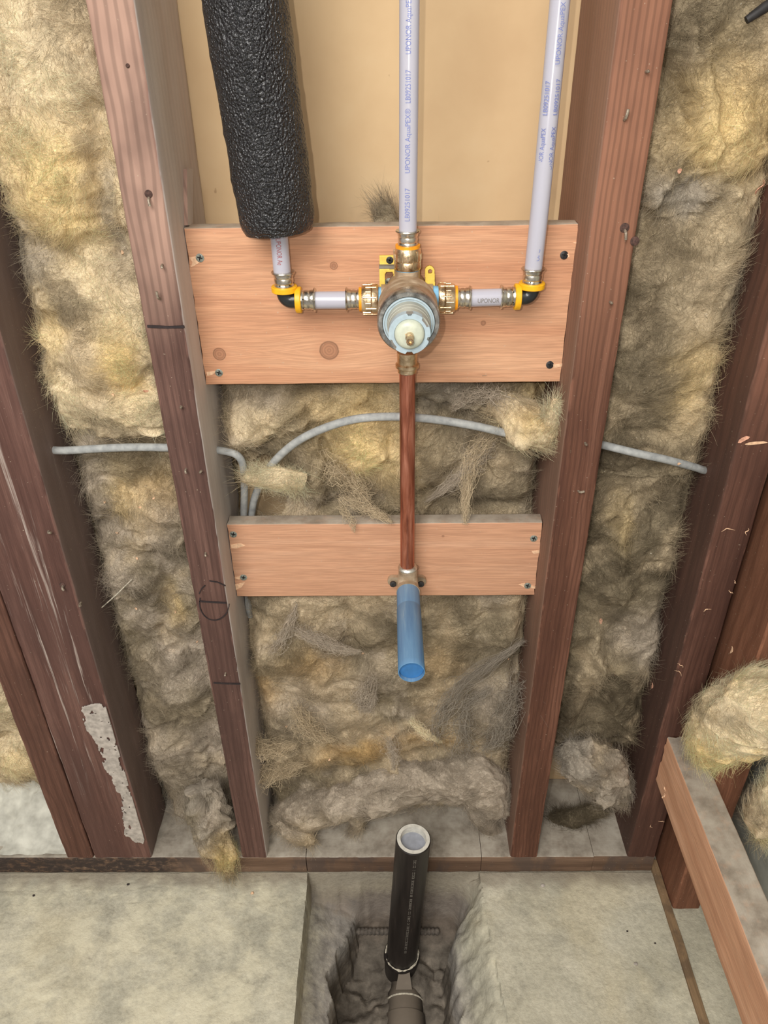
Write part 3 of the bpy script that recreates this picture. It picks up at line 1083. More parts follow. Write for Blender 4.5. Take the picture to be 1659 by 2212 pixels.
def wool_color(X, Y, Z, seed, base, patches):
    a = fbm(X * 11, Z * 11, seed + 3.0, 4)
    b = fbm(X * 34 + 4, Z * 34, seed + 5.0, 4)
    c0, c1, c2 = [PAL[k] for k in base]
    f = smooth(-0.45, 0.55, a + 0.35 * b)[..., None]
    col = c0 * (1 - f) + c1 * f
    g = smooth(0.1, 0.7, fbm(X * 19 + 9, Z * 19, seed + 8.0, 4))[..., None]
    col = col * (1 - 0.7 * g) + c2 * 0.7 * g
    dk = smooth(0.12, 0.75, fbm(X * 15 + 3, Z * 17, seed + 12.0, 4))[..., None]
    col = col * (1 - 0.55 * dk) + PAL['d'] * 0.55 * dk
    wx, wz = X + 0.012 * fbm(X * 28, Z * 28, seed + 21.0, 3), Z + 0.012 * fbm(X * 28, Z * 28, seed + 31.0, 3)
    for (cx, cz, rx, rz, k, amt) in patches:
        q = np.exp(-(((wx - cx) / rx) ** 2 + ((wz - cz) / rz) ** 2))
        q = (np.clip(q * (1.15 + 0.4 * b), 0, 1) * amt)[..., None]
        col = col * (1 - q) + PAL[k] * q
    return col


def batt(name, label, x0, x1, z0, z1, y0, seed, base, feats=(), patches=(), step=0.0018, amp=1.0, hole=None, nfib=5000, edge=0.022,
         group='glass wool batts between the studs', behind=False, rollz=(0.0, 0.0)):
    nx, nz = int((x1 - x0) / step) + 1, int((z1 - z0) / step) + 1
    X, Z = np.meshgrid(np.linspace(x0, x1, nx), np.linspace(z0, z1, nz))
    wx = X + 0.022 * fbm(X * 13, Z * 13, seed, 3)
    wz = Z + 0.022 * fbm(X * 13, Z * 13, seed + 40.0, 3)
    h = 0.012 * fbm(wx * 12, wz * 12, seed + 1.0, 3) - 0.0040 * ridged(wx * 15, wz * 20, seed + 2.0, 2) + 0.0026 * fbm(wx * 48, wz * 62, seed + 3.0, 4) \
        - 0.0006 * ridged(wx * 150, wz * 190, seed + 4.0, 2) + 0.0010 * fbm(X * 420, Z * 420, seed + 5.0, 2)
    h *= amp

    def W(px, py):
        p = aty(px, py, y0)
        return p.x, p.z
    jx, jz = X + 0.006 * fbm(X * 40, Z * 40, seed + 6.0, 3), Z + 0.006 * fbm(X * 40, Z * 40, seed + 7.0, 3)
    for ft in feats:
        if ft[0] == 'b':                                   # bump: px, py, rx, rz (metres), height, angle
            _, px, py, rx, rz, hh, an = ft
            cx, cz = W(px, py)
            u = (jx - cx) * math.cos(an) + (jz - cz) * math.sin(an)
            v = -(jx - cx) * math.sin(an) + (jz - cz) * math.cos(an)
            q = np.clip(1 - (u / rx) ** 2 - (v / rz) ** 2, 0, 1)
            h = h + hh * np.sqrt(q) * smooth(0, 0.25, q)
        else:                                              # line: ridge (+) or crease (-)
            _, pts, wd_, hh = ft
            d = seg_dist(jx, jz, [W(*q) for q in pts])
            h = h + hh * np.exp(-(d / wd_) ** 2)
    e = np.minimum(X - x0, x1 - X) + 0.006 * fbm(X * 50, Z * 50, seed + 9.0, 3)
    h = h - 0.028 * (1 - smooth(0, edge, e)) ** 1.5
    if rollz[0]:
        h = h - 0.05 * (1 - smooth(0, rollz[0], Z - z0 + 0.01 * fbm(X * 30, Z * 30, seed + 11, 3))) ** 2
    if rollz[1]:
        h = h - 0.05 * (1 - smooth(0, rollz[1], z1 - Z + 0.01 * fbm(X * 30, Z * 30, seed + 12, 3))) ** 2
    Y = np.minimum(y0 - h, 0.136)
    if behind:                                             # kept clear of the boards nailed in front of it
        for zb0, zb1 in ((0.497, 0.612), (0.777, 0.941)):
            k_ = smooth(zb0 - 0.008, zb0, Z) * (1 - smooth(zb1, zb1 + 0.008, Z))
            Y = np.where(Y < 0.069, Y * (1 - k_) + 0.069 * k_, Y)
    pt = []
    for (px, py, rx, rz, k, a) in patches:
        cx, cz = W(px, py)
        pt.append((cx, cz, rx, rz, k, a))
    col = wool_color(X, Y, Z, seed, base, pt)
    keep = np.ones(X.shape, bool)
    if hole:
        hp = [W(*q) for q in hole]
        keep = ~inside_poly(jx, jz, hp)
    kf = keep[:-1, :-1] & keep[1:, 1:] & keep[1:, :-1] & keep[:-1, 1:]
    # closed at the back and sides so that it is a body and not a sheet
    P = np.stack([X, Y, Z], -1)
    m = MB().add(P.reshape(-1, 3), grid_faces(nx, nz, kf))
    k = len(m.v)
    bt = []
    C2 = []
    ring = [(0, i) for i in range(nx)] + [(j, nx - 1) for j in range(1, nz)] + [(nz - 1, i) for i in range(nx - 2, -1, -1)] + [(j, 0) for j in range(nz - 2, 0, -1)]
    for (j, i) in ring:
        bt.append((X[j, i], 0.139, Z[j, i]))
        C2.append(col[j, i])
    F = []
    nr = len(ring)
    for q in range(nr):
        a = ring[q][0] * nx + ring[q][1]
        b = ring[(q + 1) % nr][0] * nx + ring[(q + 1) % nr][1]
        F.append((a, k + q, k + (q + 1) % nr, b))
    m.v += bt
    m.f += F
    m.mi += [0] * len(F)
    tint = np.concatenate([col.reshape(-1, 3), np.array(C2)], 0)
    o = m.link(name, M['insul'], angle=80, tint=tint)
    tag(o, label, 'insulation', group)
    gz_, gx_ = np.gradient(Y, z1 * 0 + (z1 - z0) / (nz - 1), (x1 - x0) / (nx - 1))
    N = np.stack([gx_, -np.ones_like(Y), gz_], -1)
    N /= np.linalg.norm(N, axis=-1)[..., None]
    ok = keep.ravel()
    fibres(o, P.reshape(-1, 3)[ok], N.reshape(-1, 3)[ok], col.reshape(-1, 3)[ok], int((x1 - x0) * (z1 - z0) * FIB), int(seed * 10) + 1)
    if hole:
        prune(o)
    return o


def flap(name, path, radii, seed, base, patches=(), parent=None, label=None, cat=None, group=None, amp=1.0, seg=72, n=10, flat=0.8, nfib=800,
         lift=0.004, part_label=None):
    """torn lump or roll of wool round a path; flat squeezes it towards the wall"""
    C = [np.array(p) for p in bez(path, n)]
    R = np.interp(np.linspace(0, len(radii) - 1, len(C)), range(len(radii)), radii)
    nC = len(C)
    # rounded ends
    V, NN = [], []
    for i in range(nC):
        t = C[min(i + 1, nC - 1)] - C[max(i - 1, 0)]
        t /= np.linalg.norm(t)
        up = np.array([0, -1.0, 0]) - t * (-t[1])
        if np.linalg.norm(up) < 0.1:
            up = np.array([0, 0, 1.0]) - t * t[2]
        up /= np.linalg.norm(up)
        sd = np.cross(t, up)
        a = np.linspace(0, 2 * PI, seg, endpoint=False)[:, None]
        nn = np.cos(a) * up * flat + np.sin(a) * sd
        V.append(C[i] + nn * R[i])
        NN.append(nn / np.linalg.norm(nn, axis=1)[:, None])
    V, NN = np.array(V), np.array(NN)
    X, Y, Z = V[..., 0], V[..., 1], V[..., 2]
    s = 1.0
    q = np.stack([X + 0.02 * fbm(X * 14, Y * 14, Z * 14 + seed, 3), Y + 0.02 * fbm(X * 14, Y * 14, Z * 14 + seed + 9, 3), Z], -1)
    h = 0.011 * fbm(q[..., 0] * 18, q[..., 1] * 18, q[..., 2] * 18 + seed, 3) - 0.0038 * ridged(q[..., 0] * 26, q[..., 1] * 26, q[..., 2] * 34 + seed, 2) \
        + 0.0036 * fbm(q[..., 0] * 70, q[..., 1] * 85, q[..., 2] * 85 + seed, 3) + 0.0012 * fbm(X * 300, Y * 300, Z * 300, 2)
    h = h * amp * np.minimum(1.0, R / 0.03)[:, None] ** 0.7
    V = V + NN * h[..., None]
    X, Y, Z = V[..., 0], V[..., 1], V[..., 2]
    col = wool_color(X, Y, Z + Y * 0.5, seed, base, [(aty(px, py, yy).x, aty(px, py, yy).z + 0.5 * yy, rx, rz, k, a) for (px, py, yy, rx, rz, k, a) in patches])
    m = MB()
    m.add(V.reshape(-1, 3), [(i * seg + k, i * seg + (k + 1) % seg, (i + 1) * seg + (k + 1) % seg, (i + 1) * seg + k) for i in range(nC - 1) for k in range(seg)])
    ends = [V[0].mean(0), V[-1].mean(0)]
    k0 = len(m.v)
    m.add(ends, [])
    m.f += [(k0, (k + 1) % seg, k) for k in range(seg)] + [(k0 + 1, (nC - 1) * seg + k, (nC - 1) * seg + (k + 1) % seg) for k in range(seg)]
    m.mi += [0] * (2 * seg)
    tint = np.concatenate([col.reshape(-1, 3), col[0].mean(0)[None], col[-1].mean(0)[None]], 0)
    o = m.link(name, M['insul'], parent, angle=80, tint=tint)
    if label:
        tag(o, label, cat, group)
    if part_label:
        o['label'] = part_label
    area = sum(np.linalg.norm(C[i + 1] - C[i]) * 2 * PI * R[i] for i in range(nC - 1)) * 0.8
    if parent is not None:
        o['_o'] = tuple(parent['_o'])
    fibres(o, V.reshape(-1, 3), NN.reshape(-1, 3), col.reshape(-1, 3), int(area * FIB * (1.6 if parent is not None else 1.1)), int(seed * 10) + 3, lift=lift)
    return o


def wisp(parent, pts, width, n, seed, key='t', rad=0.00019, name='torn_wisp'):
    """strand of pulled-out fibres following a line"""
    r = np.random.RandomState(seed)
    C = np.array([tuple(p) for p in bez(pts, 8)])
    nc = len(C)
    m = MB()
    tint = []
    base = PAL[key]
    for _ in range(int(n * 1.7)):
        a = r.uniform(-0.15, 0.7)
        L = r.uniform(0.25, 0.6)
        t = np.clip(np.linspace(a, a + L, 9), 0, 1) * (nc - 1)
        p = np.stack([np.interp(t, range(nc), C[:, i]) for i in range(3)], 1)
        off = r.normal(size=3) * width * 0.42
        cur = r.normal(size=3) * width * 1.1
        tt = np.linspace(-1, 1, 9)[:, None]
        wv = np.sin(tt * r.uniform(2, 5) + r.uniform(0, 6)) * r.normal(size=3) * width * 0.45 + np.sin(tt * r.uniform(5, 9) + r.uniform(0, 6)) * r.normal(size=3) * width * 0.2
        taper = (1 - 0.75 * (t / (nc - 1)) ** 2)[:, None]
        p = p + (off + cur * (tt * tt - 0.3) + wv) * taper
        k = len(m.v)
        m.tube([Vector(q) for q in p + np.linspace(0, 1e-5, 9)[:, None]], [rad * (1.2 - abs(q)) for q in np.linspace(-1, 1, 9)], 4)
        tint += [np.clip(base * r.uniform(0.8, 1.3), 0, 0.9)] * (len(m.v) - k)
    return m.link(name, M['insul'], parent, angle=80, tint=np.array(tint))


# centre bay, between the boards
up = batt('insulation_batt', 'tan glass wool between the two light boards, torn open at its lower left', -0.1835, 0.1805, 0.522, 0.905, 0.082, 1.0, 'otg', behind=True,
          feats=[('b', 775, 955, 0.036, 0.040, 0.020, 0), ('b', 575, 905, 0.050, 0.028, 0.022, 0.2), ('b', 520, 930, 0.03, 0.035, 0.012, 0), ('b', 690, 880, 0.06, 0.020, 0.012, 0.2),
                 ('b', 830, 1040, 0.055, 0.05, 0.010, 0.2), ('b', 1010, 860, 0.030, 0.020, 0.012, -0.3), ('b', 1120, 1000, 0.04, 0.02, 0.012, 0.1),
                 ('b', 660, 1040, 0.03, 0.045, 0.012, 0.0), ('b', 1100, 1060, 0.05, 0.02, 0.010, 0.1), ('b', 960, 960, 0.035, 0.03, 0.008, 0),
                 ('l', [(545, 985), (585, 950), (610, 912), (660, 885)], 0.004, -0.014), ('l', [(525, 1110), (620, 1090), (700, 1095), (790, 1085)], 0.008, -0.012),
                 ('l', [(640, 850), (700, 838), (740, 820)], 0.004, -0.010), ('l', [(700, 960), (712, 1040), (705, 1100)], 0.006, -0.012),
                 ('l', [(900, 860), (950, 885), (1000, 900), (1060, 880)], 0.005, -0.012), ('l', [(905, 1100), (960, 1070), (1010, 1030), (1020, 990)], 0.005, 0.010),
                 ('l', [(1030, 870), (1060, 850), (1090, 855)], 0.005, 0.010), ('l', [(920, 1060), (1000, 1095), (1150, 1080)], 0.010, -0.012),
                 ('l', [(590, 1010), (660, 1100)], 0.006, -0.006), ('l', [(1050, 950), (1110, 975), (1190, 1000)], 0.006, -0.010)],
          patches=[(780, 955, 0.040, 0.036, 'y', 0.95), (575, 905, 0.05, 0.025, 'p', 0.6), (790, 850, 0.03, 0.025, 'y', 0.6), (950, 840, 0.05, 0.018, 'k', 0.8),
                   (1180, 845, 0.025, 0.02, 'y', 0.6), (850, 1000, 0.03, 0.05, 'y', 0.45), (1000, 1060, 0.10, 0.025, 'd', 0.5), (1150, 1060, 0.05, 0.03, 'o', 0.6),
                   (690, 860, 0.04, 0.02, 'y', 0.35), (1000, 960, 0.05, 0.03, 'o', 0.5), (560, 850, 0.05, 0.012, 'g', 0.6), (1090, 1000, 0.03, 0.02, 't', 0.6)],
          hole=[(505, 985), (545, 1000), (575, 985), (600, 1010), (595, 1060), (612, 1095), (600, 1120), (470, 1125), (470, 985)], nfib=9000)
flap('torn_flap', [aty(655, 1040, 0.07), aty(620, 1036, 0.06), aty(580, 1032, 0.054), aty(545, 1034, 0.052), aty(522, 1036, 0.053)], [0.012, 0.0135, 0.0125, 0.010, 0.003], 3.3, 'ppt',
     parent=up, amp=0.5, seg=40, flat=0.6)
flap('torn_flap', [aty(1060, 868, 0.072), aty(1110, 893, 0.052), aty(1150, 915, 0.042), aty(1190, 930, 0.040), aty(1208, 938, 0.042)], [0.008, 0.020, 0.031, 0.026, 0.006], 4.7, 'tpp',
     patches=[(1160, 910, 0.04, 0.03, 0.015, 'y', 0.6)], parent=up, amp=1.1, seg=80, n=14, flat=0.75)
flap('torn_flap', [aty(1186, 925, 0.035), aty(1194, 890, 0.03), aty(1199, 862, 0.028)], [0.014, 0.009, 0.003], 5.1, 'ptp', parent=up, amp=0.6, seg=32, flat=0.8)
flap('torn_flap', [aty(838, 490, 0.095), aty(836, 470, 0.10), aty(830, 455, 0.102), aty(824, 445, 0.104)], [0.015, 0.012, 0.008, 0.002], 7.0, 'okg', parent=up, amp=0.7, seg=28)

wisp(up, [aty(1060, 940, 0.066), aty(1030, 975, 0.058), aty(1012, 1020, 0.052), aty(1004, 1075, 0.044), aty(1006, 1130, 0.040)], 0.010, 150, 1, 't')
wisp(up, [aty(1052, 955, 0.066), aty(1035, 985, 0.060), aty(1010, 1015, 0.054), aty(975, 1045, 0.056), aty(920, 1085, 0.064)], 0.010, 110, 2, 'g')
wisp(up, [aty(745, 1070, 0.064), aty(780, 1095, 0.052), aty(820, 1112, 0.044), aty(846, 1128, 0.040)], 0.009, 80, 3, 't')
wisp(up, [aty(735, 1085, 0.058), aty(748, 1110, 0.044), aty(760, 1130, 0.038), aty(766, 1150, 0.040)], 0.007, 26, 4, 't')
wisp(up, [aty(1090, 870, 0.05), aty(1060, 850, 0.056), aty(1010, 858, 0.062), aty(980, 880, 0.066)], 0.012, 90, 5, 'g')
wisp(up, [aty(700, 1000, 0.06), aty(760, 1040, 0.06), aty(800, 1085, 0.058)], 0.016, 80, 6, 't')
# centre bay, below the lower board
low = batt('insulation_batt', 'grey-tan matted glass wool under the lower board, behind the blue tube', -0.183, 0.180, 0.06, 0.520, 0.056, 2.0, 'otg', behind=True,
           feats=[('b', 690, 1335, 0.040, 0.045, 0.016, 0.3), ('b', 600, 1330, 0.02, 0.05, 0.010, -0.4), ('b', 600, 1420, 0.05, 0.04, 0.010, 0), ('b', 760, 1480, 0.08, 0.035, 0.010, 0.1),
                  ('b', 1060, 1370, 0.05, 0.03, 0.012, 0.3), ('b', 1080, 1520, 0.05, 0.06, 0.014, 0), ('b', 700, 1560, 0.06, 0.03, 0.008, 0.2), ('b', 640, 1650, 0.07, 0.025, 0.012, 0.25),
                  ('l', [(640, 1362), (690, 1385), (730, 1402), (770, 1408)], 0.0045, 0.011), ('l', [(600, 1400), (625, 1350), (640, 1310)], 0.004, 0.008),
                  ('l', [(960, 1560), (1010, 1480), (1080, 1420), (1130, 1390)], 0.005, 0.010), ('l', [(945, 1580), (950, 1530), (990, 1490)], 0.004, 0.008),
                  ('l', [(740, 1400), (800, 1420), (860, 1415)], 0.012, -0.012), ('l', [(720, 1680), (800, 1665), (880, 1645), (960, 1625)], 0.010, -0.020),
                  ('l', [(800, 1300), (850, 1360), (880, 1390)], 0.010, -0.010), ('l', [(930, 1320), (960, 1350), (990, 1310)], 0.012, -0.010), ('l', [(1010, 1640), (1000, 1560), (1010, 1500)], 0.004, -0.008),
                  ('l', [(590, 1560), (640, 1590), (700, 1600)], 0.006, -0.007), ('l', [(860, 1490), (864, 1540), (850, 1580)], 0.004, -0.006),
                  ('l', [(840, 1600), (850, 1640), (856, 1665)], 0.004, 0.008)],
           patches=[(690, 1335, 0.035, 0.035, 't', 0.8), (675, 1440, 0.04, 0.035, 'r', 0.55), (575, 1490, 0.014, 0.03, 'r', 0.8), (735, 1545, 0.05, 0.03, 't', 0.6), (560, 1560, 0.012, 0.03, 't', 0.6),
                    (770, 1630, 0.055, 0.022, 'r', 0.85), (930, 1600, 0.05, 0.016, 'r', 0.6), (945, 1440, 0.03, 0.04, 'r', 0.35), (1080, 1530, 0.05, 0.06, 'g', 0.85),
                    (780, 1395, 0.05, 0.018, 'd', 0.6), (1000, 1300, 0.05, 0.02, 'd', 0.5), (640, 1530, 0.05, 0.06, 'g', 0.5), (800, 1470, 0.05, 0.025, 'g', 0.5), (570, 1680, 0.03, 0.03, 'd', 0.4),
                    (1010, 1560, 0.03, 0.03, 't', 0.4)], nfib=16000, rollz=(0.03, 0))
wisp(low, [aty(640, 1360, 0.042), aty(690, 1384, 0.034), aty(735, 1402, 0.034), aty(778, 1408, 0.042)], 0.008, 150, 11, 'g')
wisp(low, [aty(595, 1410, 0.046), aty(622, 1356, 0.040), aty(640, 1305, 0.046)], 0.009, 90, 12, 'g')
wisp(low, [aty(887, 1556, 0.038), aty(910, 1578, 0.031), aty(935, 1594, 0.029), aty(954, 1603, 0.036)], 0.0055, 120, 13, 'p')
wisp(low, [aty(936, 1592, 0.040), aty(948, 1550, 0.032), aty(975, 1512, 0.032), aty(1010, 1470, 0.036), aty(1075, 1425, 0.036), aty(1130, 1385, 0.040)], 0.012, 120, 14, 'k')
wisp(low, [aty(800, 1470, 0.042), aty(780, 1510, 0.036), aty(795, 1530, 0.036), aty(810, 1500, 0.038)], 0.012, 110, 15, 'g')
wisp(low, [aty(840, 1600, 0.040), aty(852, 1635, 0.030), aty(850, 1662, 0.030)], 0.008, 80, 16, 'g')
wisp(low, [aty(1000, 1640, 0.040), aty(998, 1580, 0.034), aty(1015, 1520, 0.034), aty(1060, 1490, 0.036)], 0.016, 90, 17, 'k')
wisp(low, [aty(1120, 1470, 0.040), aty(1090, 1530, 0.032), aty(1080, 1590, 0.034), aty(1040, 1620, 0.04)], 0.020, 100, 18, 'k')
wisp(low, [aty(640, 1530, 0.042), aty(670, 1580, 0.036), aty(720, 1600, 0.038)], 0.016, 110, 19, 't')
wisp(low, [aty(545, 1605, 0.035), aty(590, 1620, 0.034), aty(640, 1610, 0.038)], 0.014, 120, 20, 't')
wisp(low, [aty(555, 1680, 0.035), aty(600, 1670, 0.034), aty(660, 1650, 0.038)], 0.014, 120, 21, 't')
# fallen roll at the foot of the bay
roll = flap('insulation_roll', [aty(590, 1775, 0.045), aty(640, 1752, 0.052), aty(720, 1730, 0.056), aty(820, 1703, 0.060), aty(920, 1682, 0.062), aty(1000, 1676, 0.058), aty(1050, 1700, 0.052), aty(1084, 1752, 0.060)],
            [0.014, 0.028, 0.033, 0.036, 0.040, 0.044, 0.042, 0.018], 9.0, 'ggg', patches=[(640, 1780, 0.05, 0.05, 0.02, 't', 0.7), (760, 1760, 0.05, 0.06, 0.015, 't', 0.5)],
            label='grey dusty roll of glass wool lying on the sill plate behind the drain pipe', cat='insulation', seg=110, n=16, flat=0.85, nfib=7000, amp=1.0)
flap('torn_flap', [aty(760, 1752, 0.045), aty(772, 1775, 0.040), aty(765, 1795, 0.038)], [0.012, 0.012, 0.004], 9.7, 'tgt', parent=roll, amp=0.7, seg=28)
flap('torn_flap', [aty(600, 1775, 0.03), aty(625, 1800, 0.022), aty(665, 1812, 0.018), aty(675, 1822, 0.015)], [0.006, 0.012, 0.010, 0.003], 9.8, 'tgg', parent=roll, amp=0.8, seg=32)
flap('torn_flap', [aty(1030, 1730, 0.05), aty(1035, 1765, 0.04), aty(1070, 1800, 0.05), aty(1085, 1825, 0.06)], [0.016, 0.014, 0.010, 0.004], 9.9, 'gkg', parent=roll, amp=0.9, seg=32)

# left bay: two lengths of wool, the upper one ending in a fold above the cable
lu = batt('insulation_batt', 'yellow glass wool in the left bay, above the cable', -0.3585, -0.2225, 0.715, 1.31, 0.046, 3.0, 'tpo',
          feats=[('b', 100, 390, 0.045, 0.06, 0.012, 0), ('b', 90, 130, 0.05, 0.08, 0.008, 0.2), ('b', 220, 740, 0.05, 0.06, 0.010, 0), ('b', 290, 880, 0.05, 0.022, 0.016, -0.1), ('b', 180, 880, 0.04, 0.02, 0.008, -0.4),
                 ('l', [(140, 560), (60, 540), (10, 520)], 0.012, -0.012), ('l', [(200, 250), (225, 420), (240, 500), (262, 560)], 0.012, -0.014), ('l', [(90, 690), (140, 720), (160, 790)], 0.008, -0.006)],
          patches=[(120, 400, 0.05, 0.055, 'y', 1.0), (60, 130, 0.06, 0.07, 'p', 0.55), (265, 790, 0.022, 0.04, 'y', 1.0), (100, 720, 0.015, 0.04, 'y', 0.6), (230, 560, 0.03, 0.02, 'p', 0.5),
                   (290, 880, 0.04, 0.02, 'p', 0.5), (20, 560, 0.04, 0.04, 'k', 0.8), (235, 480, 0.012, 0.06, 'k', 0.7), (60, 800, 0.02, 0.06, 'k', 0.4)], nfib=7000, rollz=(0.016, 0), amp=0.9)
ll = batt('insulation_batt', 'grey dusty glass wool in the left bay, below the cable, sagging onto the sill plate', -0.3580, -0.2222, 0.042, 0.735, 0.060, 4.0, 'ogt',
          feats=[('b', 270, 1230, 0.045, 0.055, 0.012, 0), ('b', 330, 1130, 0.05, 0.05, 0.010, 0), ('b', 400, 1500, 0.035, 0.05, 0.014, 0.2), ('b', 370, 1420, 0.02, 0.03, 0.014, 0), ('b', 380, 1640, 0.05, 0.06, 0.016, 0),
                 ('b', 420, 1760, 0.04, 0.05, 0.022, 0), ('l', [(150, 1165), (190, 1150), (250, 1130)], 0.010, -0.014), ('l', [(165, 1190), (200, 1240), (215, 1300)], 0.010, -0.012),
                 ('l', [(350, 1260), (355, 1330), (340, 1370)], 0.008, -0.010), ('l', [(335, 1440), (350, 1410), (390, 1390)], 0.005, -0.008), ('l', [(280, 1600), (330, 1585), (400, 1560)], 0.007, -0.010),
                 ('l', [(300, 1720), (360, 1730), (440, 1722)], 0.006, -0.010)],
          patches=[(270, 1090, 0.02, 0.03, 'y', 0.5), (380, 1320, 0.012, 0.03, 'y', 0.6), (340, 1060, 0.03, 0.03, 'r', 0.4), (370, 1450, 0.03, 0.05, 'g', 0.8), (360, 1650, 0.06, 0.08, 'g', 0.6), (190, 1180, 0.02, 0.03, 'd', 0.6),
                   (480, 1800, 0.02, 0.03, 'y', 0.7)], nfib=12000, rollz=(0.05, 0), amp=1.25)
tuft = flap('insulation_tuft', [aty(440, 1700, 0.020), aty(450, 1760, 0.012), aty(466, 1810, 0.004), aty(485, 1850, -0.008), aty(497, 1892, -0.012)], [0.020, 0.031, 0.028, 0.020, 0.006], 12.0, 'kgo',
            patches=[(496, 1862, -0.01, 0.04, 0.032, 'y', 1.0), (480, 1815, 0.0, 0.02, 0.02, 'y', 0.4)], label='yellow tuft of glass wool hanging over the sill plate at lower left', cat='insulation', amp=1.7, seg=80, n=14,
            flat=0.7, nfib=2500)
fl = batt('insulation_batt', 'pale glass wool at the far left edge, left of the double stud', -0.70, -0.4885, 0.10, 0.75, 0.055, 5.0, 'tpo',
          patches=[(5, 1520, 0.03, 0.04, 'p', 0.8), (40, 1640, 0.04, 0.03, 'y', 0.4)], feats=[('b', 0, 1520, 0.03, 0.04, 0.02, 0), ('b', 60, 1640, 0.04, 0.05, 0.015, 0)], nfib=2500, rollz=(0.05, 0), step=0.0024)

xs_, ys_ = np.arange(-0.74, -0.4885, 0.0022), np.arange(0.004, 0.139, 0.0022)
XX, YY = np.meshgrid(xs_, ys_)
zz_ = 0.040 + 0.052 * smooth(0.01, 0.11, YY + 0.012 * fbm(XX * 16, YY * 16, 2.0, 3)) + 0.004 * fbm(XX * 30, YY * 30, 5.0, 4) + 0.012 * np.clip(ridged(XX * 40, YY * 40, 6.0, 3), 0, 2) * smooth(0.06, 0.1, YY)
m = MB()
m.add(np.stack([XX.ravel(), YY.ravel(), zz_.ravel()], 1), grid_faces(len(xs_), len(ys_)))
M['mortar'] = plain('grey_mortar', (196, 194, 182), 0.95, var=0.1, scale=60, bump=0.5)
mo = tag(m.link('mortar_bed', M['mortar'], angle=80), 'pale grey mortar heaped on the sill plate at the far left', 'mortar')

# right bay
ru = batt('insulation_batt', 'yellow-green glass wool in the right bay, above the cable', 0.2225, 0.3565, 0.668, 1.31, 0.046, 6.0, 'oto',
          feats=[('b', 1570, 290, 0.05, 0.06, 0.012, 0), ('b', 1500, 600, 0.05, 0.09, 0.010, -0.2), ('b', 1470, 420, 0.04, 0.02, 0.012, 0.2), ('b', 1520, 220, 0.012, 0.06, 0.014, 0.3), ('b', 1480, 800, 0.04, 0.06, 0.008, 0),
                 ('l', [(1440, 420), (1490, 400), (1560, 395), (1640, 380)], 0.008, -0.016), ('l', [(1395, 450), (1450, 385), (1500, 300)], 0.005, 0.008), ('l', [(1430, 130), (1480, 200), (1500, 260)], 0.006, -0.010),
                 ('l', [(1390, 460), (1480, 440), (1560, 430)], 0.006, -0.010)],
          patches=[(1570, 300, 0.045, 0.05, 'y', 0.95), (1525, 190, 0.012, 0.03, 'y', 0.6), (1490, 820, 0.025, 0.05, 'y', 0.6), (1500, 580, 0.04, 0.07, 't', 0.7), (1600, 480, 0.03, 0.04, 'p', 0.4), (1420, 600, 0.02, 0.12, 'd', 0.5),
                   (1480, 410, 0.04, 0.018, 'k', 0.9), (1450, 120, 0.05, 0.05, 'd', 0.4), (1400, 880, 0.03, 0.08, 'd', 0.5), (1640, 600, 0.02, 0.05, 'k', 0.7)], nfib=8000)
rl = batt('insulation_batt', 'dark olive glass wool in the right bay, below the cable', 0.2225, 0.3565, 0.20, 0.700, 0.050, 7.0, 'dot',
          feats=[('b', 1350, 1200, 0.03, 0.08, 0.010, 0), ('b', 1260, 1480, 0.015, 0.09, 0.014, -0.1), ('b', 1370, 1400, 0.04, 0.05, 0.010, 0), ('l', [(1345, 1080), (1340, 1180), (1345, 1290)], 0.006, 0.008),
                 ('l', [(1290, 1400), (1295, 1480), (1330, 1540), (1375, 1610)], 0.007, 0.012), ('l', [(1310, 1470), (1370, 1490), (1420, 1480)], 0.006, -0.010), ('l', [(1310, 1110), (1370, 1060), (1440, 1020)], 0.006, 0.006)],
          patches=[(1380, 1060, 0.05, 0.03, 't', 0.5), (1270, 1450, 0.015, 0.07, 't', 0.7), (1390, 1370, 0.035, 0.04, 'g', 0.8), (1340, 1130, 0.015, 0.03, 'y', 0.35), (1330, 1440, 0.02, 0.015, 'p', 0.5)], nfib=9000, rollz=(0.03, 0))
lump = flap('insulation_lump', [aty(1215, 1610, 0.035), aty(1260, 1640, 0.022), aty(1300, 1665, 0.020), aty(1325, 1700, 0.030), aty(1335, 1735, 0.04)], [0.016, 0.042, 0.046, 0.036, 0.010], 14.0, 'gkt',
            label='frayed grey lump of glass wool at the foot of the right bay', cat='insulation', amp=1.6, seg=90, n=14, flat=0.7, nfib=4500)
flap('torn_flap', [aty(1190, 1770, 0.07), aty(1240, 1770, 0.06), aty(1300, 1745, 0.06)], [0.012, 0.022, 0.012], 14.8, 'doo', parent=lump, amp=0.8, seg=40)

# beyond the rail
yl = flap('insulation_lump', [aty(1528, 1640, -0.065), aty(1560, 1590, -0.075), aty(1605, 1550, -0.085), aty(1655, 1535, -0.095), aty(1720, 1520, -0.105)], [0.016, 0.042, 0.055, 0.058, 0.04], 16.0, 'pyp',
          label='bright yellow lump of glass wool spilling over the far end of the rail', cat='insulation', amp=1.0, seg=110, n=16, flat=0.8)
y2 = flap('insulation_lump', [aty(1646, 1810, -0.09), aty(1668, 1760, -0.10), aty(1700, 1690, -0.11)], [0.012, 0.032, 0.02], 17.0, 'ppy', label='small yellow lump of glass wool at the right edge, below the big lump',
          cat='insulation', amp=1.0, seg=60, n=10, nfib=1500)
rr = flap('insulation_lump', [atx(1600, 1745, 0.515), atx(1640, 1730, 0.515), atx(1700, 1700, 0.515)], [0.012, 0.024, 0.018], 18.0, 'gkg', label='grey dusty wool lump behind the rail, under the yellow one', cat='insulation', seg=50, nfib=1200)
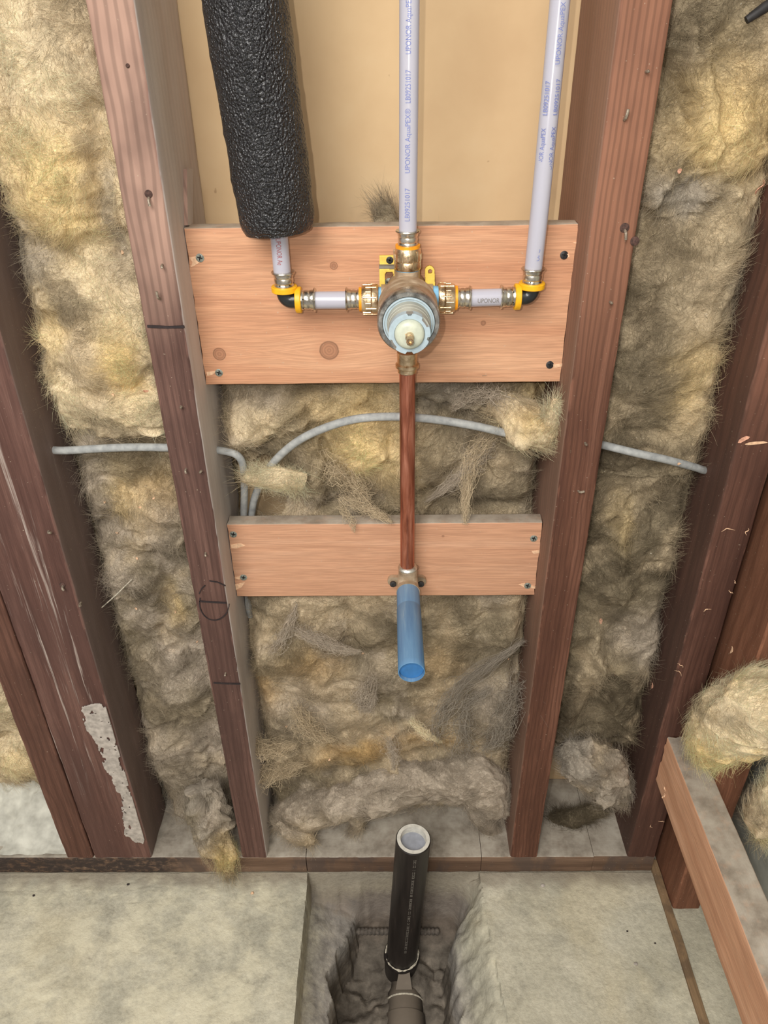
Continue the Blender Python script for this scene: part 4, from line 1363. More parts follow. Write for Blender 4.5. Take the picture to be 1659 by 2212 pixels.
rb = batt('insulation_batt', 'grey wool seen in the slit between the corner stud and the warm stud', 0.3995, 0.53, 0.42, 1.2, 0.105, 8.0, 'kkd', step=0.004)

# ------------------------------------------------------------------ cables
def cable(pts, r, label, n=10):
    m = MB().tube(bez(pts, n), r, 18)
    return tag(m.link('electrical_cable', M['cable']), label, 'cable', 'grey cables')


cable([(-0.372, 0.044, aty(118, 974, 0.04).z), aty(140, 973, 0.038), aty(230, 968, 0.036), aty(300, 966, 0.034), aty(362, 967, 0.036), aty(400, 967, 0.05)], 0.0043, 'grey cable crossing the left bay into the stud')
cable([aty(440, 968, 0.055), aty(492, 976, 0.052), aty(515, 986, 0.050), aty(526, 1010, 0.056), aty(528, 1060, 0.068), aty(527, 1110, 0.078), aty(531, 1180, 0.082), aty(536, 1300, 0.080), aty(541, 1330, 0.086)],
      0.0042, 'grey cable looping out of the left stud and down behind the lower board')
cable([aty(545, 1320, 0.10), aty(541, 1180, 0.092), aty(545, 1100, 0.084), aty(560, 1050, 0.075), aty(590, 1000, 0.062), aty(640, 955, 0.052), aty(700, 925, 0.045), aty(770, 905, 0.042), aty(850, 900, 0.042), aty(930, 905, 0.042), aty(1010, 917, 0.042),
       aty(1070, 930, 0.045), aty(1120, 943, 0.050), aty(1150, 952, 0.06)], 0.0044, 'grey cable arching behind the copper pipe between the boards')
cable([aty(1285, 957, 0.045), aty(1330, 968, 0.030), aty(1380, 980, 0.026), aty(1440, 993, 0.030), aty(1500, 1009, 0.044), aty(1523, 1016, 0.054), (0.372, 0.066, aty(1523, 1016, 0.054).z - 0.004)], 0.0043, 'grey cable crossing the right bay into the corner stud')
p = aty(1612, 44, 0.03)
m = MB().tube([p, p + Vector((0.012, 0.0, 0.008)), p + Vector((0.05, 0.01, 0.03))], [0.003, 0.0042, 0.0042], 12)
tag(m.link('cable_end', M['dark_cable']), 'black cable end sticking out of the wool at the top right corner', 'cable')

# ================================================================== plumbing
PY = 0.020                                    # depth of the supply pipes' axis
VX, VZ = 0.0228, 0.8795


def arc_path(c, a, b, r, n=10):
    """quarter bend from direction -a (coming) to b (leaving), corner at c"""
    c, a, b = Vector(c), Vector(a), Vector(b)
    o = c + a * r + b * r
    return [o - b * r * math.cos(t) - a * r * math.sin(t) for t in np.linspace(0, PI / 2, n)]


def lettering(text, size, place, parent, mat, name='printed_lettering', length=None):
    """text bent round a pipe; place(u, v) -> point for u along the line, v up the letters"""
    cu = bpy.data.curves.new('t', 'FONT')
    cu.body = text
    cu.size = size
    cu.resolution_u = 3
    tmp = bpy.data.objects.new('t', cu)
    COL.objects.link(tmp)
    dg = bpy.context.evaluated_depsgraph_get()
    me = bpy.data.meshes.new_from_object(tmp.evaluated_get(dg))
    bpy.data.objects.remove(tmp)
    bm = bmesh.new()
    bm.from_mesh(me)
    bpy.data.meshes.remove(me)
    bmesh.ops.triangulate(bm, faces=bm.faces[:])
    for _ in range(4):
        lg = [e for e in bm.edges if e.calc_length() > 0.0011]
        if not lg:
            break
        bmesh.ops.subdivide_edges(bm, edges=lg, cuts=1)
        bmesh.ops.triangulate(bm, faces=bm.faces[:])
    xs = [v.co.x for v in bm.verts]
    k = 1.0 if length is None else length / (max(xs) - min(xs))
    ymid = size * 0.36
    m = MB()
    bm.verts.index_update()
    m.add([place(v.co.x * k, v.co.y - ymid) for v in bm.verts], [[v.index for v in f.verts] for f in bm.faces])
    bm.free()
    return m.link(name, M[mat], parent)


def pipe_place(p0, dirv, r, vdir, front=(0, -1, 0)):
    """lettering on the side of a pipe that faces the room"""
    p0, d, vd, fr = Vector(p0), Vector(dirv).normalized(), Vector(vdir).normalized(), Vector(front).normalized()

    def f(u, v, off=0.0):
        a = v / r + off
        return p0 + d * u + (fr * math.cos(a) + vd * math.sin(a)) * (r + 0.00012)
    return f


def supply_pipe(name, p0, p1, r, label, mid=None):
    pts = [p0, p1] if mid is None else bez([p0, mid, p1], 12)
    m = MB().tube(pts, r, 32)
    return tag(m.link(name, M['pex']), label, 'pipe', 'milky plastic supply pipes')


PR = 0.0080
zc = aty(882, 505, PY).z
pc = supply_pipe('pex_pipe', (0.0233, PY, zc - 0.010), (0.0240, PY, 1.30), PR, 'milky pipe rising straight up from the top of the valve')
zr_ = aty(1152, 575, PY).z
prr = supply_pipe('pex_pipe', (0.1385, PY, zr_ - 0.012), (0.1425, PY + 0.01, 1.30), PR, 'milky pipe rising from the black elbow at right', (0.1398, PY, 1.0))
zl = aty(608, 580, PY).z
plf = supply_pipe('pex_pipe', (-0.0922, PY, zl - 0.012), (-0.0955, PY, 1.30), PR, 'milky pipe coming down out of the black foam sleeve')
phl = supply_pipe('pex_pipe', (aty(652, 646, PY).x, PY, VZ - 0.0035), (aty(770, 648, PY).x, PY, VZ - 0.0035), PR, 'short level milky pipe left of the valve')
phr = supply_pipe('pex_pipe', (aty(1000, 643, PY).x, PY, VZ - 0.003), (aty(1105, 640, PY).x, PY, VZ - 0.002), PR, 'short level milky pipe right of the valve')


def up_text(pipe, x0, text, px, py0, py1, mat, off=0.0, vdir=(-1, 0, 0), size=0.0062, r=PR, down=False, lean=0.0):
    a, b = aty(px, py0, PY - r), aty(px, py1, PY - r)
    d = Vector((lean, 0, -1 if down else 1))
    pl = pipe_place((x0, PY, a.z), d, r, vdir)
    return lettering(text, size, lambda u, v: pl(u, v, off), pipe, mat, length=abs(b.z - a.z))


def cx_at(z):
    return 0.0233 + 0.0007 * (z - zc) / (1.3 - zc)


for t, y0, y1 in (('LB09251017', 479, 408), ('UPONOR AquaPEX\u00ae', 375, 236), ('LB09251017', 224, 152), ('UPONOR AquaPEX', 118, -10)):
    up_text(pc, cx_at(aty(882, y0, PY).z), t, 884, y0, y1, 'ink_blue', 0.12, lean=0.002)
for t, px, y0, y1, off in (('UPONOR', 1153, 565, 505, 0.0), ('LB09251017', 1158, 486, 420, -0.35), ('UPONOR AquaPEX', 1170, 385, 275, -0.5), ('LB09251017', 1178, 250, 172, -0.5), ('UPONOR AquaPEX', 1196, 140, 5, -0.2),
                           ('LB09251017', 1165, 482, 416, 0.6), ('UPONOR AquaPEX', 1180, 380, 278, 0.62), ('LB09251017', 1188, 250, 176, 0.62)):
    up_text(prr, aty(px, y0, PY).x * 0 + 0.1398, t, px, y0, y1, 'ink_blue', off, size=0.0058)
up_text(plf, -0.0920, 'UPONOR Aq', 604, 515, 572, 'ink_red', -0.05, vdir=(1, 0, 0), size=0.0066, down=True)
pl = pipe_place((aty(1030, 640, PY).x, PY, VZ - 0.003), (1, 0, 0.01), PR, (0, 0, 1))
lettering('UPONOR', 0.006, pl, phr, 'ink_grey', length=0.020)


def sleeve_prof(L):
    return [(0, 0.0082), (0, 0.0108), (0.0008, 0.0112), (0.0016, 0.0108), (0.0020, 0.0094), (0.0045, 0.0092), (0.0055, 0.0087), (0.0070, 0.0091), (L * 0.72, 0.0089), (L * 0.8, 0.0085), (L * 0.9, 0.0091),
            (L, 0.0091), (L, 0.0082)]


def press_elbow(corner, hx, label):
    """black elbow with a collar and a steel sleeve at both ends; hx = +1 when its level leg runs to the right"""
    c = Vector(corner)
    root = empty('press_elbow', tuple(c), label, 'elbow', 'black press elbows')
    up_, sd = Vector((0, 0, 1)), Vector((hx, 0, 0))
    m = MB()
    m.tube([c + up_ * 0.010] + arc_path(c, up_, sd, 0.0065, 12) + [c + sd * 0.0125], 0.0076, 28)
    m.link('body', M['black'], root)
    for d, st in ((up_, 0.0078), (sd, 0.0098)):
        b = MB().lathe(c + d * st, d, [(0, 0.0080), (0, 0.0112), (0.0006, 0.0120), (0.0048, 0.0122), (0.0056, 0.0116), (0.0056, 0.0080)], 36)
        b.link('collar', M['yellow'], root)['label'] = 'yellow collar'
        L = 0.0135
        sp = [(L - t, r) for t, r in sleeve_prof(L)]
        s = MB().lathe(c + d * (st + 0.0052), d, sp[::-1], 36)
        so = s.link('press_sleeve', M['steel'], root)
        # the little peep holes of the sleeve
        for k in range(3):
            a = PI * (0.15 + 0.35 * k)
            u = Vector((0, -1, 0))
            v = d.cross(u)
            q = c + d * (st + 0.0075) + (u * math.cos(a - 0.8) + v * math.sin(a - 0.8)) * 0.0090
            nn = (u * math.cos(a - 0.8) + v * math.sin(a - 0.8))
            MB().lathe(q, nn, [(0, 0.0006), (0.00018, 0.0006), (0.0002, 0)], 10).link('peep_hole', M['recess'], so)
    return root


press_elbow((-0.0915, PY, VZ - 0.0030), 1, 'black press elbow at left under the foam sleeved pipe')
press_elbow((0.1387, PY, VZ - 0.0020), -1, 'black press elbow at right under the bare milky pipe')


# ---- the valve
def union(c, d, root, tilt=0.0, n_r=0.0138, L=0.0155, start=0.033):
    """port, brass nut, orange collar and steel sleeve along one outlet"""
    c, d = Vector(c), Vector(d)
    MB().lathe(c, d, [(0.010, 0.0112), (start - 0.002, 0.0112), (start + 0.001, 0.0108)], 32).link('port', M['bluepart'], root)['label'] = 'blue painted port'
    prof = [(start, 0.0085), (start, n_r * 0.94), (start + 0.0012, n_r), (start + L * 0.35, n_r), (start + L * 0.40, n_r * 0.96), (start + L * 0.45, n_r), (start + L * 0.8, n_r * 0.99), (start + L, n_r * 0.9), (start + L, 0.0085)]
    b = MB().lathe(c, d, prof, 48)
    u = d.orthogonal().normalized()
    v = d.cross(u)
    for k in range(16):                       # cast lugs and grip ribs
        a = 2 * PI * k / 16
        o = c + (u * math.cos(a) + v * math.sin(a)) * (n_r * 0.985)
        t = (u * -math.sin(a) + v * math.cos(a))
        L0 = start + L * (0.12 if k % 2 else 0.45)
        L1 = start + L * (0.75 if k % 3 else 0.92)
        b.tube([o + d * L0, o + d * L1], 0.0009, 8)
    b.link('union_nut', M['brass'], root)
    MB().lathe(c, d, [(start + L, 0.0085), (start + L, 0.0112), (start + L + 0.0026, 0.0112), (start + L + 0.0026, 0.0085)], 32).link('collar', M['orange'], root)['label'] = 'orange collar'
    Ls = 0.0125
    sp = [(start + L + 0.0026 + Ls - t, r) for t, r in sleeve_prof(Ls)]
    MB().lathe(c, d, sp[::-1], 36).link('press_sleeve', M['steel'], root)


valve = empty('shower_valve', (VX, B1Y, VZ), 'brass shower valve with pale blue cartridge on the upper light board', 'valve')
AX = Vector((VX, 0, VZ))
yd = Vector((0, -1, 0))
b = MB().lathe(AX, yd, [(-0.041, 0.0), (-0.041, 0.017), (-0.036, 0.020), (-0.004, 0.0205), (0.004, 0.0235), (0.010, 0.0262), (0.014, 0.0268), (0.030, 0.0268), (0.031, 0.0262), (0.032, 0.0268), (0.047, 0.0268)], 72)
b.tube([Vector((VX - 0.024, PY, VZ - 0.002)), Vector((VX + 0.024, PY, VZ - 0.002))], 0.0125, 32)
b.tube([Vector((VX, PY, VZ - 0.026)), Vector((VX, PY, VZ + 0.024))], 0.0118, 32)
b.link('valve_body', M['bronze'], valve)
MB().lathe(AX, yd, [(0.044, 0.0215), (0.0445, 0.0270), (0.050, 0.0271), (0.057, 0.0270), (0.0588, 0.0258), (0.0588, 0.0226), (0.0575, 0.0218), (0.046, 0.0215)], 72).link('bonnet_ring', M['chrome'], valve)
cup = MB().lathe(AX, yd, [(0.050, 0.0214), (0.0588, 0.0217), (0.0596, 0.0213), (0.0596, 0.0204), (0.057, 0.0200), (0.058, 0.0188), (0.066, 0.0184), (0.0665, 0.0180), (0.072, 0.0178), (0.0725, 0.0174), (0.082, 0.0170), (0.082, 0.010)], 72)
cup.link('cartridge_sleeve', M['cup'], valve)
MB().lathe(AX, yd, [(0.0585, 0.0220), (0.0602, 0.0219), (0.0604, 0.0208), (0.0590, 0.0204)], 72).link('sleeve_rim', M['cart'], valve)
# slotted ring at the front of the cartridge
rg_ = MB()
seg = 96
V, F = [], []
gaps = [(math.radians(a0), math.radians(a1)) for a0, a1 in ((262, 278), (20, 52), (196, 226), (340, 352), (84, 96))]


def ring_r(a):
    a %= 2 * PI
    for g0, g1 in gaps:
        if g0 <= a <= g1:
            return 0.0150
    return 0.0172


for k in range(seg):
    a = 2 * PI * k / seg
    for t, r in ((0.079, ring_r(a)), (0.0868, ring_r(a)), (0.0868, 0.0126), (0.079, 0.0126)):
        V.append(AX + yd * t + Vector((math.cos(a), 0, math.sin(a))) * r)
for k in range(seg):
    a, c = k * 4, ((k + 1) % seg) * 4
    for i in range(4):
        F.append((a + i, a + (i + 1) % 4, c + (i + 1) % 4, c + i))
rg_.add(V, F)
ringo = rg_.link('cartridge_ring', M['cart'], valve)
for ang, rr, hw in ((36, 0.0150, 0.0036), (211, 0.0152, 0.0040), (90, 0.0176, 0.0028)):
    a = math.radians(ang)
    o = AX + yd * 0.0866 + Vector((math.cos(a), 0, math.sin(a))) * rr
    MB().prism([(-hw, -0.0011), (hw, -0.0011), (hw, 0.0011), (-hw, 0.0011)], o, Vector((-math.sin(a), 0, math.cos(a))), Vector((-math.cos(a), 0, -math.sin(a))), -0.0007).link('ring_slot', M['ink_grey'], ringo)
MB().lathe(AX, yd, [(0.084, 0.0124), (0.0868, 0.0124), (0.0890, 0.0120), (0.0905, 0.0106), (0.0914, 0.0080), (0.0918, 0.0040), (0.0918, 0.0)], 56).link('cartridge_dome', M['dome'], valve)
st = MB()
st.lathe(AX, yd, [(0.090, 0.0036), (0.0965, 0.0035), (0.0970, 0.0030)], 28)
st.lathe(AX, yd, [(0.0965, 0.0030), (0.1065, 0.0030), (0.1072, 0.0026), (0.1072, 0.0015), (0.1030, 0.0014), (0.1030, 0.0)], 8)
st.link('stem', M['brass'], valve)
MB().prism([(-0.0034, -0.0015), (-0.0008, -0.0022), (-0.0008, 0.0022), (-0.0034, 0.0020)], AX + yd * 0.0919, (1, 0, 0), (0, 0, 1), -0.0030).link('orange_tab', M['orange'], valve)
union((VX, PY, VZ - 0.003), (-1, 0, 0), valve, start=aty(835, 648, PY).x * 0 + 0.0268)
union((VX, PY, VZ - 0.0025), (1, 0, 0), valve, start=0.0290)
union((VX + 0.0005, PY, VZ), (0, 0, 1), valve, n_r=0.0124, L=0.0190, start=aty(881, 588, PY - 0.0115).z - VZ)
# outlet
zo = [aty(880, q, PY).z for q in (760, 783, 786, 792, 795, 803)]
MB().lathe((VX + 0.0006, PY, zo[0]), (0, 0, -1), [(zo[0] - q, r) for q, r in zip(zo, (0.0100, 0.0098, 0.0116, 0.0116, 0.0094, 0.0094))], 40).link('outlet_sleeve', M['brass'], valve)


# mounting brackets
def bracket(outer, holes, y0, y1, name='mounting_bracket'):
    P = [aty(px, py, y0) for px, py in outer]
    poly = [(p.x, p.z) for p in P]
    xs = [p[0] for p in poly]
    zs = [p[1] for p in poly]
    gx, gz = np.arange(min(xs), max(xs) + 4e-4, 4e-4), np.arange(min(zs), max(zs) + 4e-4, 4e-4)
    X, Z = np.meshgrid(gx, gz)
    k = inside_poly(X, Z, poly)
    for hpx in holes:
        hp = [aty(px, py, y0) for px, py in hpx]
        k &= ~inside_poly(X, Z, [(p.x, p.z) for p in hp])
    kf = k[:-1, :-1] & k[1:, 1:] & k[1:, :-1] & k[:-1, 1:]
    m = MB().add(np.stack([X.ravel(), 0 * X.ravel() + y0, Z.ravel()], 1), grid_faces(len(gx), len(gz), kf))
    o = m.link(name, M['bracket'], valve, angle=40)
    prune(o)
    md = o.modifiers.new('thick', 'SOLIDIFY')
    md.thickness = y1 - y0
    md.offset = 0.0
    return o


def circ(cx, cy, rx, ry=None, n=20, a0=0, a1=360):
    ry = ry or rx
    return [(cx + rx * math.cos(math.radians(t)), cy + ry * math.sin(math.radians(t))) for t in np.linspace(a0, a1, n)]


br = bracket([(819, 551), (853, 551), (853, 572), (819, 572)], [], 0.040, 0.044)
bracket([(819, 581), (856, 581), (856, 619), (819, 619)], [[(832, 592), (835, 587), (847, 587), (850, 592), (850, 619), (832, 619)]], 0.030, 0.033)
MB().box((aty(819, 575, 0.036).x, 0.031, aty(830, 582, 0.034).z), (aty(853, 575, 0.036).x, 0.042, aty(830, 571, 0.038).z), 0.0004).link('bracket_step', M['ink_grey'], valve)
bracket(circ(928, 585, 11, 11.5, 16, 180, 360) + [(940, 622), (919, 622)], [circ(929, 585.5, 4.6, 4.8, 14)[:-1]], 0.030, 0.035)
screw(valve, 842, 562, 0.0385, 0.0040, 'screw_black')
screw(valve, 840, 610, 0.034, 0.0040, 'screw')

# ---- copper pipe, elbow for the spout, blue capped stub
cp = MB().tube([(0.0236, PY, zo[5] + 0.006), (0.0249, PY, aty(880, 1240, PY).z)], 0.0080, 40)
cpo = tag(cp.link('copper_pipe', M['copper']), 'copper pipe running down from the valve to the lower board', 'pipe')
a = aty(878, 808, PY - 0.008)
pm = pipe_place((0.0236, PY, a.z), (0, 0, 1), PR, (-1, 0, 0))
mk = MB()
gu, gv = np.linspace(-0.003, 0.0035, 14), np.linspace(-0.0065, 0.0065, 28)
U, Vv = np.meshgrid(gu, gv)
kk = (np.abs(U - 0.0008) < 0.0026 + 0.0009 * fbm(U * 300, Vv * 300, 2.0, 3)) & (np.abs(Vv) < 0.0055 + 0.001 * fbm(U * 500, Vv * 200, 4.0, 2))
kf = kk[:-1, :-1] & kk[1:, 1:]
mk.add([pm(u, v) for u, v in zip(U.ravel(), Vv.ravel())], grid_faces(14, 28, kf))
o = mk.link('marker_stroke', M['pencil'], cpo)
prune(o)

EX, EZ = 0.0255, 0.540
elb = empty('drop_ear_elbow', (EX, B1Y, EZ), 'bronze drop ear elbow screwed to the lower light board', 'elbow')
b = MB().tube([Vector((EX, PY, aty(880, 1226, PY).z))] + arc_path((EX, PY, EZ), (0, 0, 1), (0, -1, 0), 0.010, 12) + [Vector((EX, 0.003, EZ))],
              [0.0108] + [0.0112 + 0.0016 * t for t in np.linspace(0, 1, 12)] + [0.0138], 36)
b.lathe((EX, 0.046, EZ - 0.006), (0, -1, 0), [(0, 0.011), (0.02, 0.0105)], 28)
b.link('elbow_body', M['bronze'], elb)
zt = aty(880, 1226, PY).z
MB().lathe((EX - 0.0004, PY, zt - 0.002), (0, 0, 1), [(0, 0.0106), (0.002, 0.0112), (0.0035, 0.0106), (0.0050, 0.0086), (0.0052, 0.0078)], 36).link('solder_ring', M['solder'], elb)
for cx, cz, sg in ((0.0082, 0.5276, 1), (0.0416, 0.5274, -1)):
    poly = [(cx + sg * 0.010, cz - 0.0060), (cx + sg * 0.010, cz + 0.0060)] + [(cx + sg * 0.0066 * math.cos(t), cz + 0.0064 * math.sin(t)) for t in np.linspace(PI / 2, PI * 1.5, 14)]
    MB().prism(poly, (0, 0.0405, 0), (1, 0, 0), (0, 0, 1), -0.0055).link('ear', M['bronze'], elb)
    pp = (cx, 0.0348, cz)
    m = MB().lathe(pp, (0, -1, 0), [(-0.002, 0.0038), (0.0004, 0.0038), (0.0009, 0.0030), (0.0009, 0.0012), (0.0003, 0.0010), (0.0003, 0)], 24)
    m.link('screw', M['screw_black'], elb)

stub = empty('spout_stub', (EX, 0.003, EZ), 'blue capped stub pipe pointing out of the lower board', 'pipe')
tx0, tx1 = EX, 0.0263
MB().lathe((tx0, 0.004, EZ), Vector((tx1 - tx0, -0.128, -0.002)), [(0, 0.0110), (0.0, 0.0130), (0.034, 0.0132)], 48).link('stub_base', M['tube'], stub)
MB().lathe((tx0, 0.004, EZ), Vector((tx1 - tx0, -0.128, -0.002)), [(0.030, 0.0128), (0.0315, 0.0136), (0.120, 0.0138), (0.1275, 0.0137), (0.128, 0.0134), (0.128, 0.0127), (0.121, 0.0126)], 56).link('stub_sleeve', M['tube'], stub)
MB().lathe((tx0, 0.004, EZ), Vector((tx1 - tx0, -0.128, -0.002)), [(0.118, 0.0127), (0.1235, 0.0126), (0.1240, 0.0120), (0.1244, 0.0)], 48).link('end_cap', M['tube_cap'], stub)

# ---- foam sleeve
fa, fb = aty(533, 0, PY), aty(602, 480, PY)
fd = (fa - fb).normalized()
fz = aty(602, 498, PY)
path = [fz + fd * t for t in np.linspace(0, 0.30, 60)]
m = MB()
R_ = 0.0335
m.tube(path, [R_ * min(1, 0.90 + 0.10 * math.sqrt(min(1, i / 2.0))) for i in range(60)], 96, caps=False)
k = len(m.v)
seg = 96
inn = [path[0] + (Vector(m.v[q]) - path[0]) * 0.28 - fd * 0.001 for q in range(seg)]
deep = [q + fd * 0.03 for q in inn]
m.add(inn + deep, [])
for q in range(seg):
    q2 = (q + 1) % seg
    m.f += [(q, k + q, k + q2, q2), (k + q, k + seg + q, k + seg + q2, k + q2)]
    m.mi += [0, 0]
va = np.array([tuple(q) for q in m.v])
nr_ = va - np.array([tuple(fz + fd * (Vector(q) - fz).dot(fd)) for q in m.v])
ln = np.linalg.norm(nr_, axis=1)[:, None]
va = va + nr_ / (ln + 1e-9) * (0.0007 * fbm(va[:, 0] * 140, va[:, 1] * 140, va[:, 2] * 140, 3) + 0.0010 * fbm(va[:, 0] * 25, va[:, 1] * 25, va[:, 2] * 25, 2))[:, None] * (ln > 0.02)
m.v = [tuple(q) for q in va]
tag(m.link('pipe_insulation', M['foam'], angle=60), 'thick black foam sleeve around the left milky pipe', 'pipe insulation')

# ---- drain
dr = empty('drain_pipe', tuple(aty(868, 2055, -0.05)), 'black drain pipe standing in the dug-out slab, closed with a grey cap', 'drain pipe')
d0, d1 = aty(868, 2062, -0.05), aty(893, 1812, -0.05)
dd = (d1 - d0).normalized()
DL = (d1 - d0).length
RD = 0.0240
MB().lathe(d0 - dd * 0.03, dd, [(0, RD), (DL + 0.0290, RD), (DL + 0.0300, RD - 0.0008), (DL + 0.0300, RD - 0.0016), (DL + 0.012, RD - 0.002)], 64).link('pipe', M['abs'], dr)
MB().lathe(d0, dd, [(DL - 0.004, RD - 0.0014), (DL + 0.0006, RD - 0.0014), (DL + 0.0006, RD - 0.0062), (DL - 0.0110, RD - 0.0068), (DL - 0.0110, RD - 0.0030)], 64, caps=False).link('cap_rim', M['cap_white'], dr)
MB().lathe(d0, dd, [(DL - 0.0115, RD - 0.003), (DL - 0.0100, RD - 0.006), (DL - 0.0096, 0.012), (DL - 0.0096, 0)], 56).link('cap_disc', M['cap_in'], dr)


# the printed line along the pipe, worn to marks nobody can read
def drain_print():
    m = MB()
    r = random.Random(5)
    u = Vector((0, -1, 0)) - dd * Vector((0, -1, 0)).dot(dd)
    u.normalize()
    v = dd.cross(u)
    t = 0.05
    while t < DL - 0.012:
        L = r.uniform(0.0012, 0.0034)
        if r.random() < 0.82:
            for (a0, a1) in ((0.12, 0.17), (0.02, 0.06)) if r.random() < 0.5 else ((0.02, 0.17),):
                q = []
                for tt, aa in ((t, a0), (t + L * 0.5, a0), (t + L * 0.5, a1), (t, a1)):
                    q.append(d0 + dd * tt + (u * math.cos(aa) + v * math.sin(aa)) * (RD + 0.0001))
                m.add(q, [(0, 1, 2, 3)])
        t += L
    m.link('printed_line', M['ink_grey'], dr)


drain_print()
MB().lathe(d0, dd, [(-0.045, 0.0250), (-0.010, 0.0268), (-0.006, 0.0282), (0.0, 0.0284), (0.002, 0.0272), (0.002, RD)], 64).link('hub', M['abs'], dr)
m = MB()
k = 90
path = []
rad = []
for i in range(k + 1):
    a = 2 * PI * i / k
    u = Vector((1, 0, 0))
    v = Vector((0, 1, 0))
    path.append(d0 + dd * (0.0022 + 0.0008 * math.sin(5 * a) + 0.0005 * math.sin(13 * a)) + (u * math.cos(a) + v * math.sin(a)) * 0.0256)
    rad.append(0.0013 + 0.0005 * math.sin(7 * a + 1) + 0.0003 * math.sin(17 * a))
m.tube(path, rad, 8, caps=False)
m.link('solvent_bead', M['cement'], dr)
tee = Vector((0.0222, -0.078, -0.188))
m = MB().lathe(tee, (0, -1, -0.02), [(-0.02, 0.020), (0.0, 0.0215), (0.008, 0.0262), (0.018, 0.0284), (0.040, 0.0290), (0.0405, 0.0312), (0.075, 0.0318), (0.078, 0.0300), (0.078, 0.0250), (0.3, 0.0250)], 64)
m.lathe(d0 - dd * 0.02, -dd, [(0, 0.0245), (0.10, 0.0245)], 48)
m.link('trap_fitting', M['trap'], dr)
m = MB().lathe(tee, (0, -1, -0.02), [(0.0180, 0.0286), (0.0186, 0.0294), (0.0200, 0.0294), (0.0206, 0.0286)], 64)
m.link('fitting_lip', M['cement'], dr)
q = Vector((0.0205, -0.083, -0.152))
MB().prism([(-0.012, -0.012), (0.013, -0.012), (0.009, 0.016), (-0.006, 0.016)], q, (1, 0, 0.02), (0, 0.75, 0.35), 0.006).link('web', M['trap'], dr)

# the cut reinforcing bar in the back of the trench
ra, rb_ = aty(745, 2012, -0.024), aty(948, 2012, -0.020)
n = 120
path = [ra + (rb_ - ra) * (i / n) for i in range(n + 1)]
rad = [0.0042 + 0.0016 * abs(math.sin(i * PI / 5)) for i in range(n + 1)]
tag(MB().tube(path, rad, 14).link('reinforcing_bar', M['rebar']), 'ribbed steel bar lying across the back of the trench behind the drain pipe', 'steel bar')

# ================================================================== small debris, dropped onto whatever the sight line meets
bpy.context.view_layer.update()
DG = bpy.context.evaluated_depsgraph_get()


def hit(px, py):
    ok, loc, nrm, *_ = SC.ray_cast(DG, CAM, ray(px, py).normalized())
    return loc, nrm


def chip(px, py, L, W, ang, label, group, seed, mat='chip', name='wood_chip', cat='wood chip'):
    p, n = hit(px, py)
    r = random.Random(seed)
    if n.dot(CAM - p) < 0:
        n = -n
    u = n.cross(Vector((0, 1, 0.01))).normalized() if abs(n.y) < 0.9 else Vector((1, 0, 0))
    u = (u - n * u.dot(n)).normalized()
    v = n.cross(u)
    a, b = u * math.cos(ang) + v * math.sin(ang), v * math.cos(ang) - u * math.sin(ang)
    k = 7
    up_, dn = [], []
    for i in range(k):
        t = i / (k - 1) * 2 - 1
        wdt = W * (1 - abs(t) ** 2.5) * r.uniform(0.75, 1.1) + 0.0002
        c = p + a * (L * t) + n * (0.0006 + 0.0016 * t * t * r.uniform(0.2, 1.2))
        up_.append(c + b * wdt)
        dn.append(c - b * wdt)
    V = []
    for e in (0.0, 0.0006):
        V += [q + n * e for q in up_] + [q + n * e for q in dn]
    F = []
    for i in range(k - 1):
        F += [(i, i + 1, k + i + 1, k + i), (3 * k + i, 3 * k + i + 1, 2 * k + i + 1, 2 * k + i), (2 * k + i, 2 * k + i + 1, i + 1, i), (k + i, k + i + 1, 3 * k + i + 1, 3 * k + i)]
    F += [(0, k, 3 * k, 2 * k), (k - 1, 3 * k - 1, 4 * k - 1, 2 * k - 1)]
    return tag(MB().add(V, F).link(name, M[mat]), label, cat, group)


G1 = 'wood chips caught in the wool'
chip(1638, 406, 0.0050, 0.0022, 0.5, 'pinkish folded wood chip in the yellow wool near the right edge', G1, 1)
chip(1651, 396, 0.0040, 0.0020, -0.2, 'pinkish wood chip at the right edge, touching the folded one', G1, 2)
chip(1467, 369, 0.0022, 0.0018, 1.2, 'small pink wood chip on the grey crease in the right bay wool', G1, 3)
chip(1297, 1341, 0.0040, 0.0020, -1.0, 'orange-pink oval wood chip on the dark wool in the right bay', G1, 4)
chip(1411, 1481, 0.0050, 0.0022, 0.1, 'pale pink wood chip next to the dark corner stud', G1, 5)
chip(1326, 1458, 0.0026, 0.0018, 0.3, 'small cream wood chip in the lower right bay wool', G1, 6)
chip(1465, 1001, 0.0018, 0.0014, 0.3, 'tiny cream crumb on the cable in the right bay', G1, 7, 'pale_wood')
chip(192, 1100, 0.0030, 0.0012, 1.1, 'pinkish forked wood chip high in the lower left bay wool', G1, 8)
for i, (px, py) in enumerate(((302, 1095), (333, 1077), (227, 1083), (296, 1207), (254, 1153), (380, 1320), (426, 1386), (265, 548), (245, 852), (293, 1314))):
    chip(px, py, 0.0019, 0.0011, i * 0.7, 'tiny pale wood chip caught in the wool of the left bay', G1, 20 + i, 'pale_wood')
chip(313, 846, 0.0035, 0.0012, 0.9, 'slim pinkish shaving in the left bay just above the wool fold', G1, 41)
for i, (px, py) in enumerate(((784, 1411), (1096, 1424), (620, 1569), (713, 1640))):
    chip(px, py, 0.0020, 0.0011, i * 1.1, 'tiny pale wood chip caught in the wool below the lower board', G1, 50 + i, 'pale_wood')


